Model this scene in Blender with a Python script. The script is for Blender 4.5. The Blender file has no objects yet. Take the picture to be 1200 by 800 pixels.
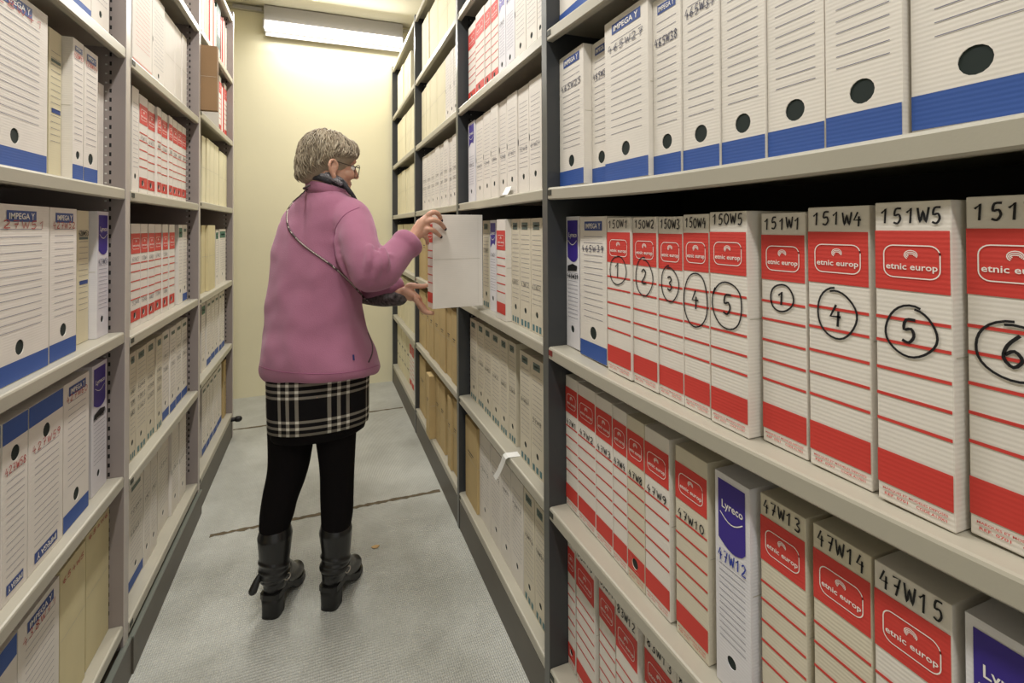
import bpy, bmesh, math, random
from mathutils import Vector, Matrix, Quaternion
from mathutils.bvhtree import BVHTree
random.seed(7)
C = bpy.context.scene
COL = C.collection
PI = math.pi

# ---------------------------------------------------------------- camera
F_PX, YAW, PITCH, ROLL, CY, EYE = 579.12, .3655, .0113, -.0044, 259.7, 1.25
cd = bpy.data.cameras.new('camera'); cam = bpy.data.objects.new('camera', cd); COL.objects.link(cam)
cd.sensor_width = 36; cd.lens = 36*F_PX/1200; cd.shift_y = -(400-CY)/1200; cd.clip_start = .02
_c, _s = math.cos(YAW), math.sin(YAW)
_R0 = Vector((_c, -_s, 0)); _F0 = Vector((_s, _c, 0)); _U0 = Vector((0, 0, 1))
_F1 = _F0*math.cos(PITCH) + _U0*math.sin(PITCH); _U1 = _U0*math.cos(PITCH) - _F0*math.sin(PITCH)
_R2 = _R0*math.cos(ROLL) + _U1*math.sin(ROLL); _U2 = _U1*math.cos(ROLL) - _R0*math.sin(ROLL)
cam.matrix_world = Matrix(((_R2.x, _U2.x, -_F1.x, 0), (_R2.y, _U2.y, -_F1.y, 0), (_R2.z, _U2.z, -_F1.z, EYE), (0, 0, 0, 1)))
C.camera = cam
EYEV = Vector((0, 0, EYE))

# ---------------------------------------------------------------- light and exposure
C.view_settings.view_transform = 'Standard'; C.view_settings.look = 'None'
C.view_settings.gamma = 1; C.view_settings.use_curve_mapping = False
C.view_settings.exposure = 0.12
LAMP_AISLE = 24.0      # ceiling battens over the aisle
LAMP_WALL = 12.0       # batten on the end wall
ROOM = .55             # ambient fill added for the unseen hall, let in behind the camera
w = bpy.data.worlds.new('hall_fill'); C.world = w; w.use_nodes = True
w.node_tree.nodes['Background'].inputs[0].default_value = (1, .98, .945, 1)
w.node_tree.nodes['Background'].inputs[1].default_value = ROOM

def area(name, loc, rot, sx, sy, power, col=(1, .975, .93)):
    l = bpy.data.lights.new(name, 'AREA'); l.shape = 'RECTANGLE'; l.size = sx; l.size_y = sy
    l.energy = power; l.color = col
    o = bpy.data.objects.new(name, l); COL.objects.link(o); o.location = loc; o.rotation_euler = rot
    return o

# pixel ray helpers (1200x800 frame)
def ray(x, y):
    return (_F1 + _R2*((x-600)/F_PX) + _U2*((CY-y)/F_PX))
def atY(x, y, Y):
    r = ray(x, y); return EYEV + r*(Y/r.y)
def atX(x, y, X):
    r = ray(x, y); return EYEV + r*(X/r.x)
def Yof(px, X, Z=1.2):
    lo, hi = .02, 6.
    for _ in range(40):
        m = (lo+hi)/2; p = Vector((X, m, Z)) - EYEV
        v = 600 + F_PX*p.dot(_R2)/p.dot(_F1)
        if p.dot(_F1) < .02: lo = m; continue
        if (v > px) == (X > 0): lo = m
        else: hi = m
    return (lo+hi)/2

# ---------------------------------------------------------------- materials
def srgb(r, g, b):
    f = lambda c: (c/255/12.92) if c <= 10 else ((c/255+.055)/1.055)**2.4
    return (f(r), f(g), f(b), 1)
def mat(name, col, rough=.6, metal=0, noise=0, nscale=20, bump=0, bscale=200, spec=.5, stretch=None, coat=0):
    m = bpy.data.materials.new(name); m.use_nodes = True
    nt = m.node_tree; b = nt.nodes['Principled BSDF']
    b.inputs['Base Color'].default_value = col; b.inputs['Roughness'].default_value = rough
    b.inputs['Metallic'].default_value = metal; b.inputs['Specular IOR Level'].default_value = spec
    b.inputs['Coat Weight'].default_value = coat
    if noise or bump:
        tc = nt.nodes.new('ShaderNodeTexCoord'); mp = nt.nodes.new('ShaderNodeMapping')
        nt.links.new(tc.outputs['Object'], mp.inputs[0])
        if stretch: mp.inputs['Scale'].default_value = stretch
    if noise:
        n = nt.nodes.new('ShaderNodeTexNoise'); n.inputs['Scale'].default_value = nscale; n.inputs['Detail'].default_value = 4
        nt.links.new(mp.outputs[0], n.inputs['Vector'])
        mr = nt.nodes.new('ShaderNodeMapRange'); mr.inputs[1].default_value = .3; mr.inputs[2].default_value = .7
        mr.inputs[3].default_value = 1-noise; mr.inputs[4].default_value = 1+noise
        nt.links.new(n.outputs[0], mr.inputs[0])
        hs = nt.nodes.new('ShaderNodeHueSaturation'); hs.inputs['Color'].default_value = col
        nt.links.new(mr.outputs[0], hs.inputs['Value']); nt.links.new(hs.outputs[0], b.inputs['Base Color'])
    if bump:
        n2 = nt.nodes.new('ShaderNodeTexNoise'); n2.inputs['Scale'].default_value = bscale
        nt.links.new(mp.outputs[0], n2.inputs['Vector'])
        bm_ = nt.nodes.new('ShaderNodeBump'); bm_.inputs['Strength'].default_value = bump; bm_.inputs['Distance'].default_value = .002
        nt.links.new(n2.outputs[0], bm_.inputs['Height']); nt.links.new(bm_.outputs[0], b.inputs['Normal'])
    return m
def card(name, col, rough=.75, ridge=.10, noise=.04):
    """corrugated cardboard: faint horizontal flutes"""
    m = mat(name, col, rough, noise=noise, nscale=9)
    nt = m.node_tree; b = nt.nodes['Principled BSDF']
    tc = nt.nodes.new('ShaderNodeTexCoord'); wv = nt.nodes.new('ShaderNodeTexWave')
    wv.bands_direction = 'Z'; wv.inputs['Scale'].default_value = 62; wv.inputs['Distortion'].default_value = .6
    nt.links.new(tc.outputs['Object'], wv.inputs['Vector'])
    bp = nt.nodes.new('ShaderNodeBump'); bp.inputs['Strength'].default_value = ridge; bp.inputs['Distance'].default_value = .0012
    nt.links.new(wv.outputs[1], bp.inputs['Height']); nt.links.new(bp.outputs[0], b.inputs['Normal'])
    return m

M = {}
M['white'] = card('white_card', srgb(226, 220, 211))
M['white2'] = card('lilac_white_card', srgb(222, 220, 224))
M['greyw'] = card('worn_white_card', srgb(214, 206, 186))
M['cream'] = card('cream_card', srgb(214, 202, 160), ridge=.05)
M['cream2'] = card('pale_cream_card', srgb(224, 216, 184), ridge=.05)
M['kraft'] = card('kraft_card', srgb(190, 166, 118), ridge=.05, noise=.08)
M['kraft2'] = card('brown_kraft_card', srgb(142, 112, 78), ridge=.05, noise=.08)
M['red'] = card('red_print', srgb(206, 62, 54), .6)
M['blue'] = card('blue_print', srgb(48, 84, 158), .6)
M['badge'] = mat('navy_badge_print', srgb(52, 76, 140), .6)
M['violet'] = mat('violet_print', srgb(58, 40, 140), .45)
M['green'] = mat('green_print', srgb(60, 110, 92), .6)
M['teal'] = mat('teal_print', srgb(84, 122, 128), .6)
M['greylab'] = mat('grey_green_label_print', srgb(96, 112, 106), .6)
M['line'] = mat('ruled_line_print', srgb(96, 96, 120), .7)
M['ink'] = mat('black_marker', srgb(22, 22, 26), .5)
M['inkb'] = mat('blue_marker', srgb(40, 60, 160), .5)
M['inkr'] = mat('red_marker', srgb(176, 52, 44), .5)
M['inkg'] = mat('dark_ballpoint', srgb(58, 60, 84), .5)
M['print_white'] = mat('white_print', srgb(240, 236, 230), .6)
M['hole'] = mat('hole_shade', srgb(20, 34, 30), .8)  # shade inside holes and notches, painted as a dark colour
M['darkgreen'] = mat('green_binder_cloth', srgb(24, 58, 40), .6)
M['pink'] = card('faded_pink_card', srgb(214, 160, 150))
M['shelf'] = mat('shelf_enamel', srgb(176, 171, 156), .38, noise=.03, nscale=6, bump=.05, bscale=300)
M['slate'] = mat('slate_steel', srgb(56, 58, 60), .42, noise=.05, nscale=8)
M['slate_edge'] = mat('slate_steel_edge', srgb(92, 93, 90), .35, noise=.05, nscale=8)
M['taupe'] = mat('taupe_steel', srgb(142, 132, 128), .42, noise=.04, nscale=8)
M['taupe_edge'] = mat('taupe_steel_lit_edge', srgb(186, 178, 172), .35)  # paler taupe, brightness of the lit front strip put into the colour
M['slot'] = mat('slot_dark', srgb(18, 18, 18), .8)
M['slot_light'] = mat('slot_pale', srgb(196, 196, 190), .5)  # pale grey, also for the dots beside the dark slots
M['backp'] = mat('back_panel_steel', srgb(44, 42, 42), .6)
M['plinth'] = mat('plinth_steel', srgb(84, 78, 68), .45, noise=.06, nscale=10)
M['rail'] = mat('plinth_rail_steel', srgb(120, 124, 116), .35, metal=.3)
M['rubber'] = mat('black_rubber', srgb(16, 14, 14), .5)
M['tag_dark'] = mat('shelf_tag_card', srgb(52, 54, 46), .6)
M['tag_red'] = mat('shelf_tag_red', srgb(120, 40, 34), .6)
M['paper'] = mat('white_paper', srgb(240, 240, 236), .7)
M['line2'] = mat('faint_fold', srgb(186, 180, 166), .8)

# ---------------------------------------------------------------- mesh building
class MB:
    def __init__(s): s.v = []; s.f = []; s.m = []; s.mats = []; s.uv = None; s.smooth = False
    def mi(s, k):
        if k not in s.mats: s.mats.append(k)
        return s.mats.index(k)
    def poly(s, pts, k):
        n = len(s.v); s.v += [tuple(p) for p in pts]; s.f.append(tuple(range(n, n+len(pts)))); s.m.append(s.mi(k))
    def box(s, a, b, k, bev=0, xf=None):
        x0, y0, z0 = a; x1, y1, z1 = b
        P = [(x0,y0,z0),(x1,y0,z0),(x1,y1,z0),(x0,y1,z0),(x0,y0,z1),(x1,y0,z1),(x1,y1,z1),(x0,y1,z1)]
        if bev:
            bm = bmesh.new(); vs = [bm.verts.new(p) for p in P]
            for f in ((0,3,2,1),(4,5,6,7),(0,1,5,4),(1,2,6,5),(2,3,7,6),(3,0,4,7)): bm.faces.new([vs[i] for i in f])
            bmesh.ops.bevel(bm, geom=bm.edges[:], offset=bev, segments=2, affect='EDGES', profile=.6)
            bm.verts.index_update(); s.add([v.co[:] for v in bm.verts], [[v.index for v in f.verts] for f in bm.faces], k, xf); bm.free(); return
        s.add(P, ((0,3,2,1),(4,5,6,7),(0,1,5,4),(1,2,6,5),(2,3,7,6),(3,0,4,7)), k, xf)
    def add(s, vs, fs, k, xf=None):
        n = len(s.v); i = s.mi(k)
        s.v += [tuple(xf @ Vector(p)) if xf else tuple(p) for p in vs]
        for f in fs: s.f.append(tuple(n+j for j in f)); s.m.append(i)
    def loft(s, rings, k, cap=True, closed=True):
        n = len(s.v); i = s.mi(k); m = len(rings[0])
        for r in rings: s.v += [tuple(p) for p in r]
        for a in range(len(rings)-1):
            for b in range(m if closed else m-1):
                c = (b+1) % m
                s.f.append((n+a*m+b, n+a*m+c, n+(a+1)*m+c, n+(a+1)*m+b)); s.m.append(i)
        if cap:
            s.f.append(tuple(n+j for j in range(m))[::-1]); s.m.append(i)
            s.f.append(tuple(n+(len(rings)-1)*m+j for j in range(m))); s.m.append(i)
    def build(s, name, parent=None, smooth=False, loc=None):
        me = bpy.data.meshes.new(name); me.from_pydata(s.v, [], s.f)
        for k in s.mats: me.materials.append(M[k])
        me.polygons.foreach_set('material_index', s.m)
        if smooth: me.polygons.foreach_set('use_smooth', [True]*len(s.f))
        me.update()
        o = bpy.data.objects.new(name, me); COL.objects.link(o)
        if parent: o.parent = parent
        if loc: o.location = loc
        return o
LABELS = []
def tag(o, label, cat, group=None):
    o['label'] = label; o['category'] = cat
    if group: o['group'] = group
    LABELS.append(label); return o
def empty(name, loc, rz=0):
    o = bpy.data.objects.new(name, None); COL.objects.link(o); o.location = loc; o.rotation_euler = (0, 0, rz)
    o.empty_display_size = .05
    return o
def struct(o): o['kind'] = 'structure'; return o

def cat_rom(pts, n=6):
    """smooth polyline; pts are tuples of equal length"""
    out = []; P = [pts[0]] + list(pts) + [pts[-1]]
    for i in range(1, len(P)-2):
        for j in range(n):
            t = j/n; a, b, c, d = P[i-1], P[i], P[i+1], P[i+2]
            out.append(tuple(.5*(2*b[q]+(c[q]-a[q])*t+(2*a[q]-5*b[q]+4*c[q]-d[q])*t*t+(3*b[q]-a[q]-3*c[q]+d[q])*t**3) for q in range(len(b))))
    out.append(tuple(pts[-1])); return out
def limb(mb, pts, k, n=16, sub=5, flat=None, caps=3, smoothpath=True):
    """round ended tapering limb. pts: (x,y,z,r). flat=(vector, factor) squashes along the vector"""
    P = cat_rom(pts, sub) if smoothpath else list(pts)
    P = [(Vector(p[:3]), max(p[3], .0005)) for p in P]
    d0 = (P[1][0]-P[0][0]).normalized(); d1 = (P[-1][0]-P[-2][0]).normalized()
    pre = []; post = []
    for i in range(caps):
        a = PI/2*(i+.35)/caps
        pre.append((P[0][0]-d0*P[0][1]*math.cos(a), P[0][1]*math.sin(a)))
        post.insert(0, (P[-1][0]+d1*P[-1][1]*math.cos(a), P[-1][1]*math.sin(a)))
    Q = pre + P + post
    rings = []; up = Vector((0, 0, 1)) if abs(d0.z) < .9 else Vector((1, 0, 0))
    for i, (p, r) in enumerate(Q):
        t = (Q[min(i+1, len(Q)-1)][0]-Q[max(i-1, 0)][0]).normalized()
        x = up.cross(t)
        if x.length < 1e-4: x = Vector((1, 0, 0)).cross(t)
        x.normalize(); y = t.cross(x); up = y
        ring = []
        for j in range(n):
            a = 2*PI*j/n; q = (x*math.cos(a)+y*math.sin(a))*r
            if flat: fv = flat[0]; q = q - fv*(q.dot(fv))*(1-flat[1])
            ring.append(p+q)
        rings.append(ring)
    mb.loft(rings, k)
def ellipsoid(mb, c, r, k, rot=None, nu=20, nv=12):
    c = Vector(c); rings = []
    for i in range(nv+1):
        th = PI*(i+.0)/nv; th = min(max(th, .06), PI-.06)
        rings.append([c + ((rot @ Vector((r[0]*math.sin(th)*math.cos(2*PI*j/nu), r[1]*math.sin(th)*math.sin(2*PI*j/nu), -r[2]*math.cos(th)))) if rot else
                      Vector((r[0]*math.sin(th)*math.cos(2*PI*j/nu), r[1]*math.sin(th)*math.sin(2*PI*j/nu), -r[2]*math.cos(th)))) for j in range(nu)])
    mb.loft(rings, k)
def fuse(o, voxel, it=6, fac=.5):
    """union the closed pieces of a mesh into one continuous surface"""
    r = o.modifiers.new('r', 'REMESH'); r.mode = 'VOXEL'; r.voxel_size = voxel; r.use_smooth_shade = True
    if it: sm = o.modifiers.new('s', 'SMOOTH'); sm.factor = fac; sm.iterations = it
    dg = bpy.context.evaluated_depsgraph_get(); dg.update()
    me = bpy.data.meshes.new_from_object(o.evaluated_get(dg)); mats = list(o.data.materials)
    o.modifiers.clear(); o.data = me
    if not me.materials:
        for m_ in mats: me.materials.append(m_)
    me.polygons.foreach_set('use_smooth', [True]*len(me.polygons)); return o

# ---------------------------------------------------------------- lettering
_tc = {}
def glyphs(s):
    """printed text as a flat mesh, height 1, origin at lower left"""
    if s in _tc: return _tc[s]
    cu = bpy.data.curves.new('t', 'FONT'); cu.body = s; cu.resolution_u = 2; cu.offset = .015
    o = bpy.data.objects.new('t', cu); COL.objects.link(o)
    dg = bpy.context.evaluated_depsgraph_get(); dg.update()
    me = bpy.data.meshes.new_from_object(o.evaluated_get(dg))
    vs = [v.co.copy() for v in me.vertices]; fs = [list(p.vertices) for p in me.polygons]
    bpy.data.objects.remove(o); bpy.data.curves.remove(cu); bpy.data.meshes.remove(me)
    x0 = min(v.x for v in vs); x1 = max(v.x for v in vs); y0 = min(v.y for v in vs); y1 = max(v.y for v in vs)
    _tc[s] = ([((v.x-x0)/(x1-x0), (v.y-y0)/(y1-y0)) for v in vs], fs, (x1-x0)/(y1-y0)); return _tc[s]
EPS = .0006
def text(mb, s, cx, cz, w_, h_, k, y=-EPS*2, flip=False):
    vs, fs, asp = glyphs(s)
    sg = -1 if flip else 1
    mb.add([(cx+sg*(u-.5)*w_, y, cz+sg*(v-.5)*h_) for u, v in vs], fs, k)
STROKES = {
 '0': [[(.5,1),(.15,.8),(.1,.35),(.45,0),(.85,.3),(.85,.75),(.5,1)]],
 '1': [[(.15,.7),(.6,1),(.5,0)]],
 '2': [[(.1,.8),(.45,1),(.8,.8),(.6,.45),(.1,.05),(.9,.05)]],
 '3': [[(.15,.92),(.6,1),(.8,.75),(.45,.52),(.85,.3),(.6,0),(.1,.08)]],
 '4': [[(.55,1),(.1,.4),(.9,.42)],[(.68,.65),(.6,-.1)]],
 '5': [[(.9,1),(.35,.97),(.22,.55),(.65,.6),(.8,.3),(.5,0),(.1,.08)]],
 '6': [[(.75,1),(.3,.65),(.15,.25),(.5,0),(.82,.25),(.55,.5),(.2,.35)]],
 '7': [[(.1,.95),(.85,1),(.4,0)],[(.25,.5),(.8,.52)]],
 '8': [[(.5,.52),(.15,.78),(.5,1),(.82,.78),(.5,.52),(.1,.22),(.5,0),(.85,.25),(.5,.52)]],
 '9': [[(.8,.75),(.45,.5),(.15,.75),(.5,1),(.8,.78),(.7,.3),(.4,0)]],
 'W': [[(.0,1),(.22,.05),(.5,.8),(.75,.05),(1.05,1.02)]],
 'O': [[(.55,1.05),(.12,.9),(-.12,.5),(.05,.08),(.5,-.08),(.95,.15),(1.1,.55),(.85,.95),(.4,1.08)]],
 'E': [[(.85,1),(.2,.95),(.15,.05),(.9,0)],[(.2,.5),(.7,.52)]], 'S': [[(.85,.9),(.3,1),(.2,.6),(.8,.4),(.6,0),(.1,.1)]],
 'T': [[(.05,.95),(.95,1)],[(.5,.97),(.45,0)]], 'M': [[(.0,0),(.15,1),(.5,.3),(.85,1),(1,0)]], 'C': [[(.85,.9),(.3,.95),(.1,.5),(.35,.05),(.9,.1)]],
 'N': [[(.05,0),(.1,1),(.8,0),(.85,1)]], '-': [[(.1,.5),(.9,.52)]], '.': [[(.4,.02),(.5,.0)]], ' ': [],
}
def pen(mb, pts, wd, k, y=-EPS*2, jit=0):
    pts = [p for i, p in enumerate(pts) if i == 0 or (abs(p[0]-pts[i-1][0])+abs(p[1]-pts[i-1][1])) > 1e-6]
    L = []; R = []
    for i, p in enumerate(pts):
        a = pts[max(i-1, 0)]; b = pts[min(i+1, len(pts)-1)]
        dx, dz = b[0]-a[0], b[1]-a[1]; l = math.hypot(dx, dz) or 1
        nx, nz = -dz/l*wd/2, dx/l*wd/2
        L.append((p[0]+nx, y, p[1]+nz)); R.append((p[0]-nx, y, p[1]-nz))
    n = len(mb.v); i0 = mb.mi(k); mb.v += L + R; m = len(L)
    for i in range(m-1): mb.f.append((n+i, n+i+1, n+m+i+1, n+m+i)); mb.m.append(i0)
def hand(mb, s, x, z, w_, h_, wd, k, slope=0):
    """handwritten characters filling a width"""
    n = len(s); cw = w_/n
    for i, ch in enumerate(s):
        for st in STROKES.get(ch, []):
            jx = random.uniform(-.05, .05); jz = random.uniform(-.06, .06)
            pts = [(x+cw*(i+.08+.78*(u+jx)), z+slope*(i+.5)*cw+h_*(v+jz)) for u, v in st]
            if len(pts) > 3: pts = cat_rom(pts, 3)
            pen(mb, pts, wd, k)
def ring_pen(mb, cx, cz, rx, rz, wd, k):
    a0 = random.uniform(0, 6.28)
    pts = [(cx+rx*(1+.04*math.sin(3*a))*math.cos(a+a0), cz+rz*(1+.05*math.sin(2*a+1))*math.sin(a+a0)*(1-.004*i)) for i, a in enumerate([2*PI*1.04*j/30 for j in range(31)])]
    pen(mb, pts, wd, k)

# ---------------------------------------------------------------- archive boxes
def shell(mb, w_, h_, d_, k, hole=None, rk=None):
    """carton: bevelled body; front face optionally pierced by a finger hole (cx, cz, r)"""
    if not hole:
        mb.box((0, 0, 0), (w_, d_, h_), k, bev=.0012)
    else:
        cx, cz, r = hole; r = min(r, w_*.4)
        q = min(cx-.002, w_-cx-.002, r*1.35)
        x0, x1, z0, z1 = cx-q, cx+q, cz-r*1.35, cz+r*1.35
        xs = [0, x0, x1, w_]; zs = [0, z0, z1, h_]
        for i in range(3):
            for j in range(3):
                if i == 1 and j == 1: continue
                mb.poly([(xs[i],0,zs[j]),(xs[i+1],0,zs[j]),(xs[i+1],0,zs[j+1]),(xs[i],0,zs[j+1])], k)
        N = 16; cir = []; sq = []
        for a in range(N):
            t = 2*PI*a/N; c, s_ = math.cos(t), math.sin(t)
            cir.append((cx+min(r, q*.98)*c, cz+r*s_)); m = max(abs(c), abs(s_)); sq.append((cx+q*c/m, cz+r*1.35*s_/m))
        for a in range(N):
            b = (a+1) % N
            mb.poly([(sq[a][0],0,sq[a][1]),(sq[b][0],0,sq[b][1]),(cir[b][0],0,cir[b][1]),(cir[a][0],0,cir[a][1])][::-1], rk or k)
            mb.poly([(cir[a][0],0,cir[a][1]),(cir[b][0],0,cir[b][1]),(cir[b][0],.0012,cir[b][1]),(cir[a][0],.0012,cir[a][1])], k)
        mb.poly([(p[0], .0013, p[1]) for p in cir], 'hole')  # dark disc stands in for the shaded inside of the box
        for f in (((0,d_,0),(0,0,0),(0,0,h_),(0,d_,h_)), ((w_,0,0),(w_,d_,0),(w_,d_,h_),(w_,0,h_)), ((w_,d_,0),(0,d_,0),(0,d_,h_),(w_,d_,h_)),
                  ((0,0,h_),(w_,0,h_),(w_,d_,h_),(0,d_,h_)), ((0,d_,0),(w_,d_,0),(w_,0,0),(0,0,0))):
            mb.poly(f, k)
    # glued seam running round the side, tucked lid line and lock notch
    for sx, sg in ((0, -1), (w_, 1)):
        X = sx+sg*EPS
        mb.poly([(X, .004, h_*.52), (X, d_*.94, h_*.52), (X, d_*.94, h_*.524), (X, .004, h_*.524)], 'line2' if 'line2' in M else 'line')
        mb.poly([(X, d_*.9, .01), (X, d_*.903, .01), (X, d_*.903, h_-.01), (X, d_*.9, h_-.01)], 'line2')

def strip(mb, w_, x0, x1, z0, z1, k, y=-EPS):
    mb.poly([(w_*x0, y, z0), (w_*x1, y, z0), (w_*x1, y, z1), (w_*x0, y, z1)], k)
def rounded(cx, cz, a, b, r, n=5):
    out = []
    for sx, sz, t0 in ((1, 1, 0), (-1, 1, 90), (-1, -1, 180), (1, -1, 270)):
        for i in range(n+1):
            t = math.radians(t0+90*i/n); out.append((cx+sx*(a-r)+r*math.cos(t), cz+sz*(b-r)+r*math.sin(t)))
    return out

AB = 'archive box'
NAME = {'etnic': ('red-banded white archive box', AB), 'impega': ('blue-footed white archive box', AB), 'upside': ('upturned blue-topped archive box', AB),
        'lyreco': ('violet-panelled white archive box', AB), 'cream': ('plain cream archive box', AB), 'kraft': ('plain brown kraft box', AB),
        'pale': ('pale cream archive box', AB), 'lined': ('white ruled archive box', AB), 'greenlab': ('grey-labelled white archive box', AB),
        'textcream': ('cream ruled archive box', AB), 'plain': ('plain white archive box', AB), 'redline': ('glossy red-ruled white box', AB),
        'green': ('green-labelled white archive box', AB), 'binder': ('dark green ring binder', 'binder'), 'redfolder': ('thin red folder', 'folder'),
        'whitefolder': ('thin white folder', 'folder'), 'pinkfolder': ('faded pink folder', 'folder'), 'bluefoot': ('light blue-footed archive box', AB),
        'marked': ('black-marked cream archive box', AB)}
def make_box(style, w_, h_, d_, o):
    """returns an Empty at the lower far front corner; +x along the front, +y into the shelf"""
    kind = {'binder': 'ring_binder', 'redfolder': 'paper_folder', 'whitefolder': 'paper_folder', 'pinkfolder': 'paper_folder'}.get(style, 'archive_box')
    root = empty(kind, (0, 0, 0))
    body = MB(); near = o.get('near', False)
    lab = MB(); ink = MB(); small = MB(); circ = MB(); scr = MB(); hk = o.get('ink', 'ink')
    Z = lambda t: h_*(1-t)       # fraction from the top
    hw = o.get('pen', .0019 if hk in ('inkg', 'inkr') else .0022 if w_ > .05 else .0017)
    if style in ('etnic', 'etnic_low'):
        col = o.get('col', 'white'); hole = None
        if o.get('hole'): hole = (w_*.42, Z(.885), min(.010, w_*.2))
        shell(body, w_, h_, d_, col, hole, 'red')
        t0 = .094 if not o.get('strip') else o['strip']
        strip(body, w_, .0, .985, Z(t0+.195), Z(t0), 'red')
        for z in (.383, .462, .554, .641, .726):
            strip(body, w_, .0, .985, Z(z)-.0017, Z(z)+.0017, 'red')
        if hole:
            cx, cz, r = hole; q = min(cx-.002, w_-cx-.002, r*1.35)
            strip(body, w_, 0, (cx-q)/w_, Z(.94), Z(.83), 'red'); strip(body, w_, (cx+q)/w_, .985, Z(.94), Z(.83), 'red')
            strip(body, w_, (cx-q)/w_, (cx+q)/w_, cz+r*1.35, Z(.83), 'red'); strip(body, w_, (cx-q)/w_, (cx+q)/w_, Z(.94), cz-r*1.35, 'red')
        else: strip(body, w_, .0, .985, Z(.94), Z(.83), 'red')
        cx, cz = w_*.5, Z(t0+.10); a, b = w_*.37, h_*.052
        pts = rounded(cx, cz, a, b, min(a, b)*.55); pen(lab, pts+[pts[0], pts[1]], .0012 if w_ > .04 else .0009, 'print_white')
        text(lab, 'etnic europ', cx, cz-b*.38, a*1.84, b*.5, 'print_white')
        for r_ in (.2, .5, .8):
            sw = [(cx+b*.42*(.35+.65*r_)*math.cos(t), cz+b*.42+b*.36*r_*math.sin(t)) for t in [math.radians(-30+24*i) for i in range(12)]]
            pen(lab, sw, .0009, 'print_white')
        if near:
            text(small, 'MARQUES ET MODELES DEPOSES', cx, Z(.957), w_*.85, .0028, 'red')
            text(small, 'REF. 0701', w_*.26, Z(.973), w_*.32, .0028, 'red'); text(small, 'CODE A17001', w_*.72, Z(.973), w_*.38, .0028, 'red')
    elif style in ('impega', 'upside'):
        up = style == 'upside'
        hole = (w_*(.5 if not o.get('hx') else o['hx']), Z(.205 if up else .815), min(.0145, w_*.18))
        shell(body, w_, h_, d_, o.get('col', 'white'), hole)
        if up: strip(body, w_, .0, .99, Z(.125), Z(.0)-.001, 'blue')
        else: strip(body, w_, .0, .99, Z(1)+.001, Z(.885), 'blue')
        bz = Z(.935) if up else Z(.065)
        bx = w_*(.5 if up else .52); bw = min(w_*.66, .10); bh = min(.0105, bw*.17)
        lab.poly([(bx-bw/2, -EPS, bz-bh), (bx+bw/2, -EPS, bz-bh), (bx+bw/2, -EPS, bz+bh), (bx-bw/2, -EPS, bz+bh)], 'badge')
        text(lab, 'IMPEGA', bx-(-1 if up else 1)*bw*.09, bz, bw*.68, bh*1.1, 'print_white', flip=up)
        text(lab, 'Y', bx+(-1 if up else 1)*bw*.36, bz, bw*.12, bh*1.25, 'print_white', flip=up)
        n = 14
        for i in range(n):
            z = (.14+.57*i/(n-1)) if not up else (.30+.56*i/(n-1))
            strip(body, w_, .16, .86, Z(z)-.00045, Z(z)+.00045, 'line')
    elif style == 'lyreco':
        hole = (w_*.45, Z(.86), min(.009, w_*.16))
        shell(body, w_, h_, d_, 'white2', hole)
        x0, x1 = w_*.1, w_*.88; zt = Z(.03); zb = Z(.31)
        pts = [(x0, -EPS, zt), (x0, -EPS, zb-.0)] + [(x0+(x1-x0)*i/8, -EPS, zb-.012*math.sin(PI*.9*i/8)*(1 if o.get('near') else -1.5)) for i in range(1, 8)] + [(x1, -EPS, zb+(.0 if near else .03)), (x1, -EPS, zt)]
        lab.poly(pts, 'violet')
        text(lab, 'Lyreco', (x0+x1)/2+.002, (zt+zb)/2+.008, (x1-x0)*.78, .016 if w_ > .04 else .012, 'print_white')
        pen(lab, [(x0+(x1-x0)*(.08+.84*i/8), (zt+zb)/2-.004-.011*math.sin(PI*i/8)) for i in range(9)], .0016, 'print_white')
        for i in range(12):
            z = .43+.34*i/11; strip(body, w_, .12, .86, Z(z)-.0004, Z(z)+.0004, 'line')
        if o.get('scribble'):
            scr.poly([(w_*.1, -EPS*2, Z(.42)), (w_*.8, -EPS*2, Z(.41)), (w_*.85, -EPS*2, Z(.375)), (w_*.5, -EPS*2, Z(.36)), (w_*.12, -EPS*2, Z(.38))], 'ink')
    elif style in ('lined', 'greenlab', 'textcream', 'redline', 'green', 'bluefoot', 'marked'):
        base = {'textcream': 'cream2', 'marked': 'cream2'}.get(style, o.get('col', 'greyw' if style == 'greenlab' else 'white'))
        hole = None if style in ('redline', 'textcream', 'marked') else (w_*.5, Z(.84 if style != 'bluefoot' else .82), min(.009, w_*.2))
        shell(body, w_, h_, d_, base, hole)
        lk = 'red' if style == 'redline' else 'line'
        for i in range(15):
            z = .15+.6*i/14; strip(body, w_, .14, .88, Z(z)-.0004, Z(z)+.0004, lk)
        if style == 'redline': strip(body, w_, 0, .99, Z(1), Z(.9), 'pink'); strip(body, w_, .3, .8, Z(.1), Z(.02), 'pink')
        if style == 'greenlab':
            strip(lab, w_, .2, .75, Z(.10), Z(.035), 'greylab'); strip(lab, w_, .3, .65, Z(.072), Z(.062), 'print_white')
            for x in (.12, .42, .7): strip(lab, w_, x, x+.18, Z(.985), Z(.93), 'teal')
        if style == 'green': strip(lab, w_, .08, .9, Z(.16), Z(.04), 'green'); strip(lab, w_, .25, .75, Z(.11), Z(.09), 'print_white')
        if style == 'bluefoot': strip(body, w_, 0, .99, Z(.985), Z(.89), o.get('foot', 'blue')); strip(lab, w_, .2, .8, Z(.09), Z(.05), 'greylab')
        if style == 'textcream': strip(lab, w_, .2, .9, Z(.56), Z(.53), 'badge'); strip(lab, w_, .15, .9, Z(.22), Z(.2), 'greylab')
        if style == 'marked': strip(ink, w_, .3, .7, Z(.42), Z(.38), 'ink'); strip(ink, w_, .2, .8, Z(.72), Z(.70), 'ink')
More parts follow.
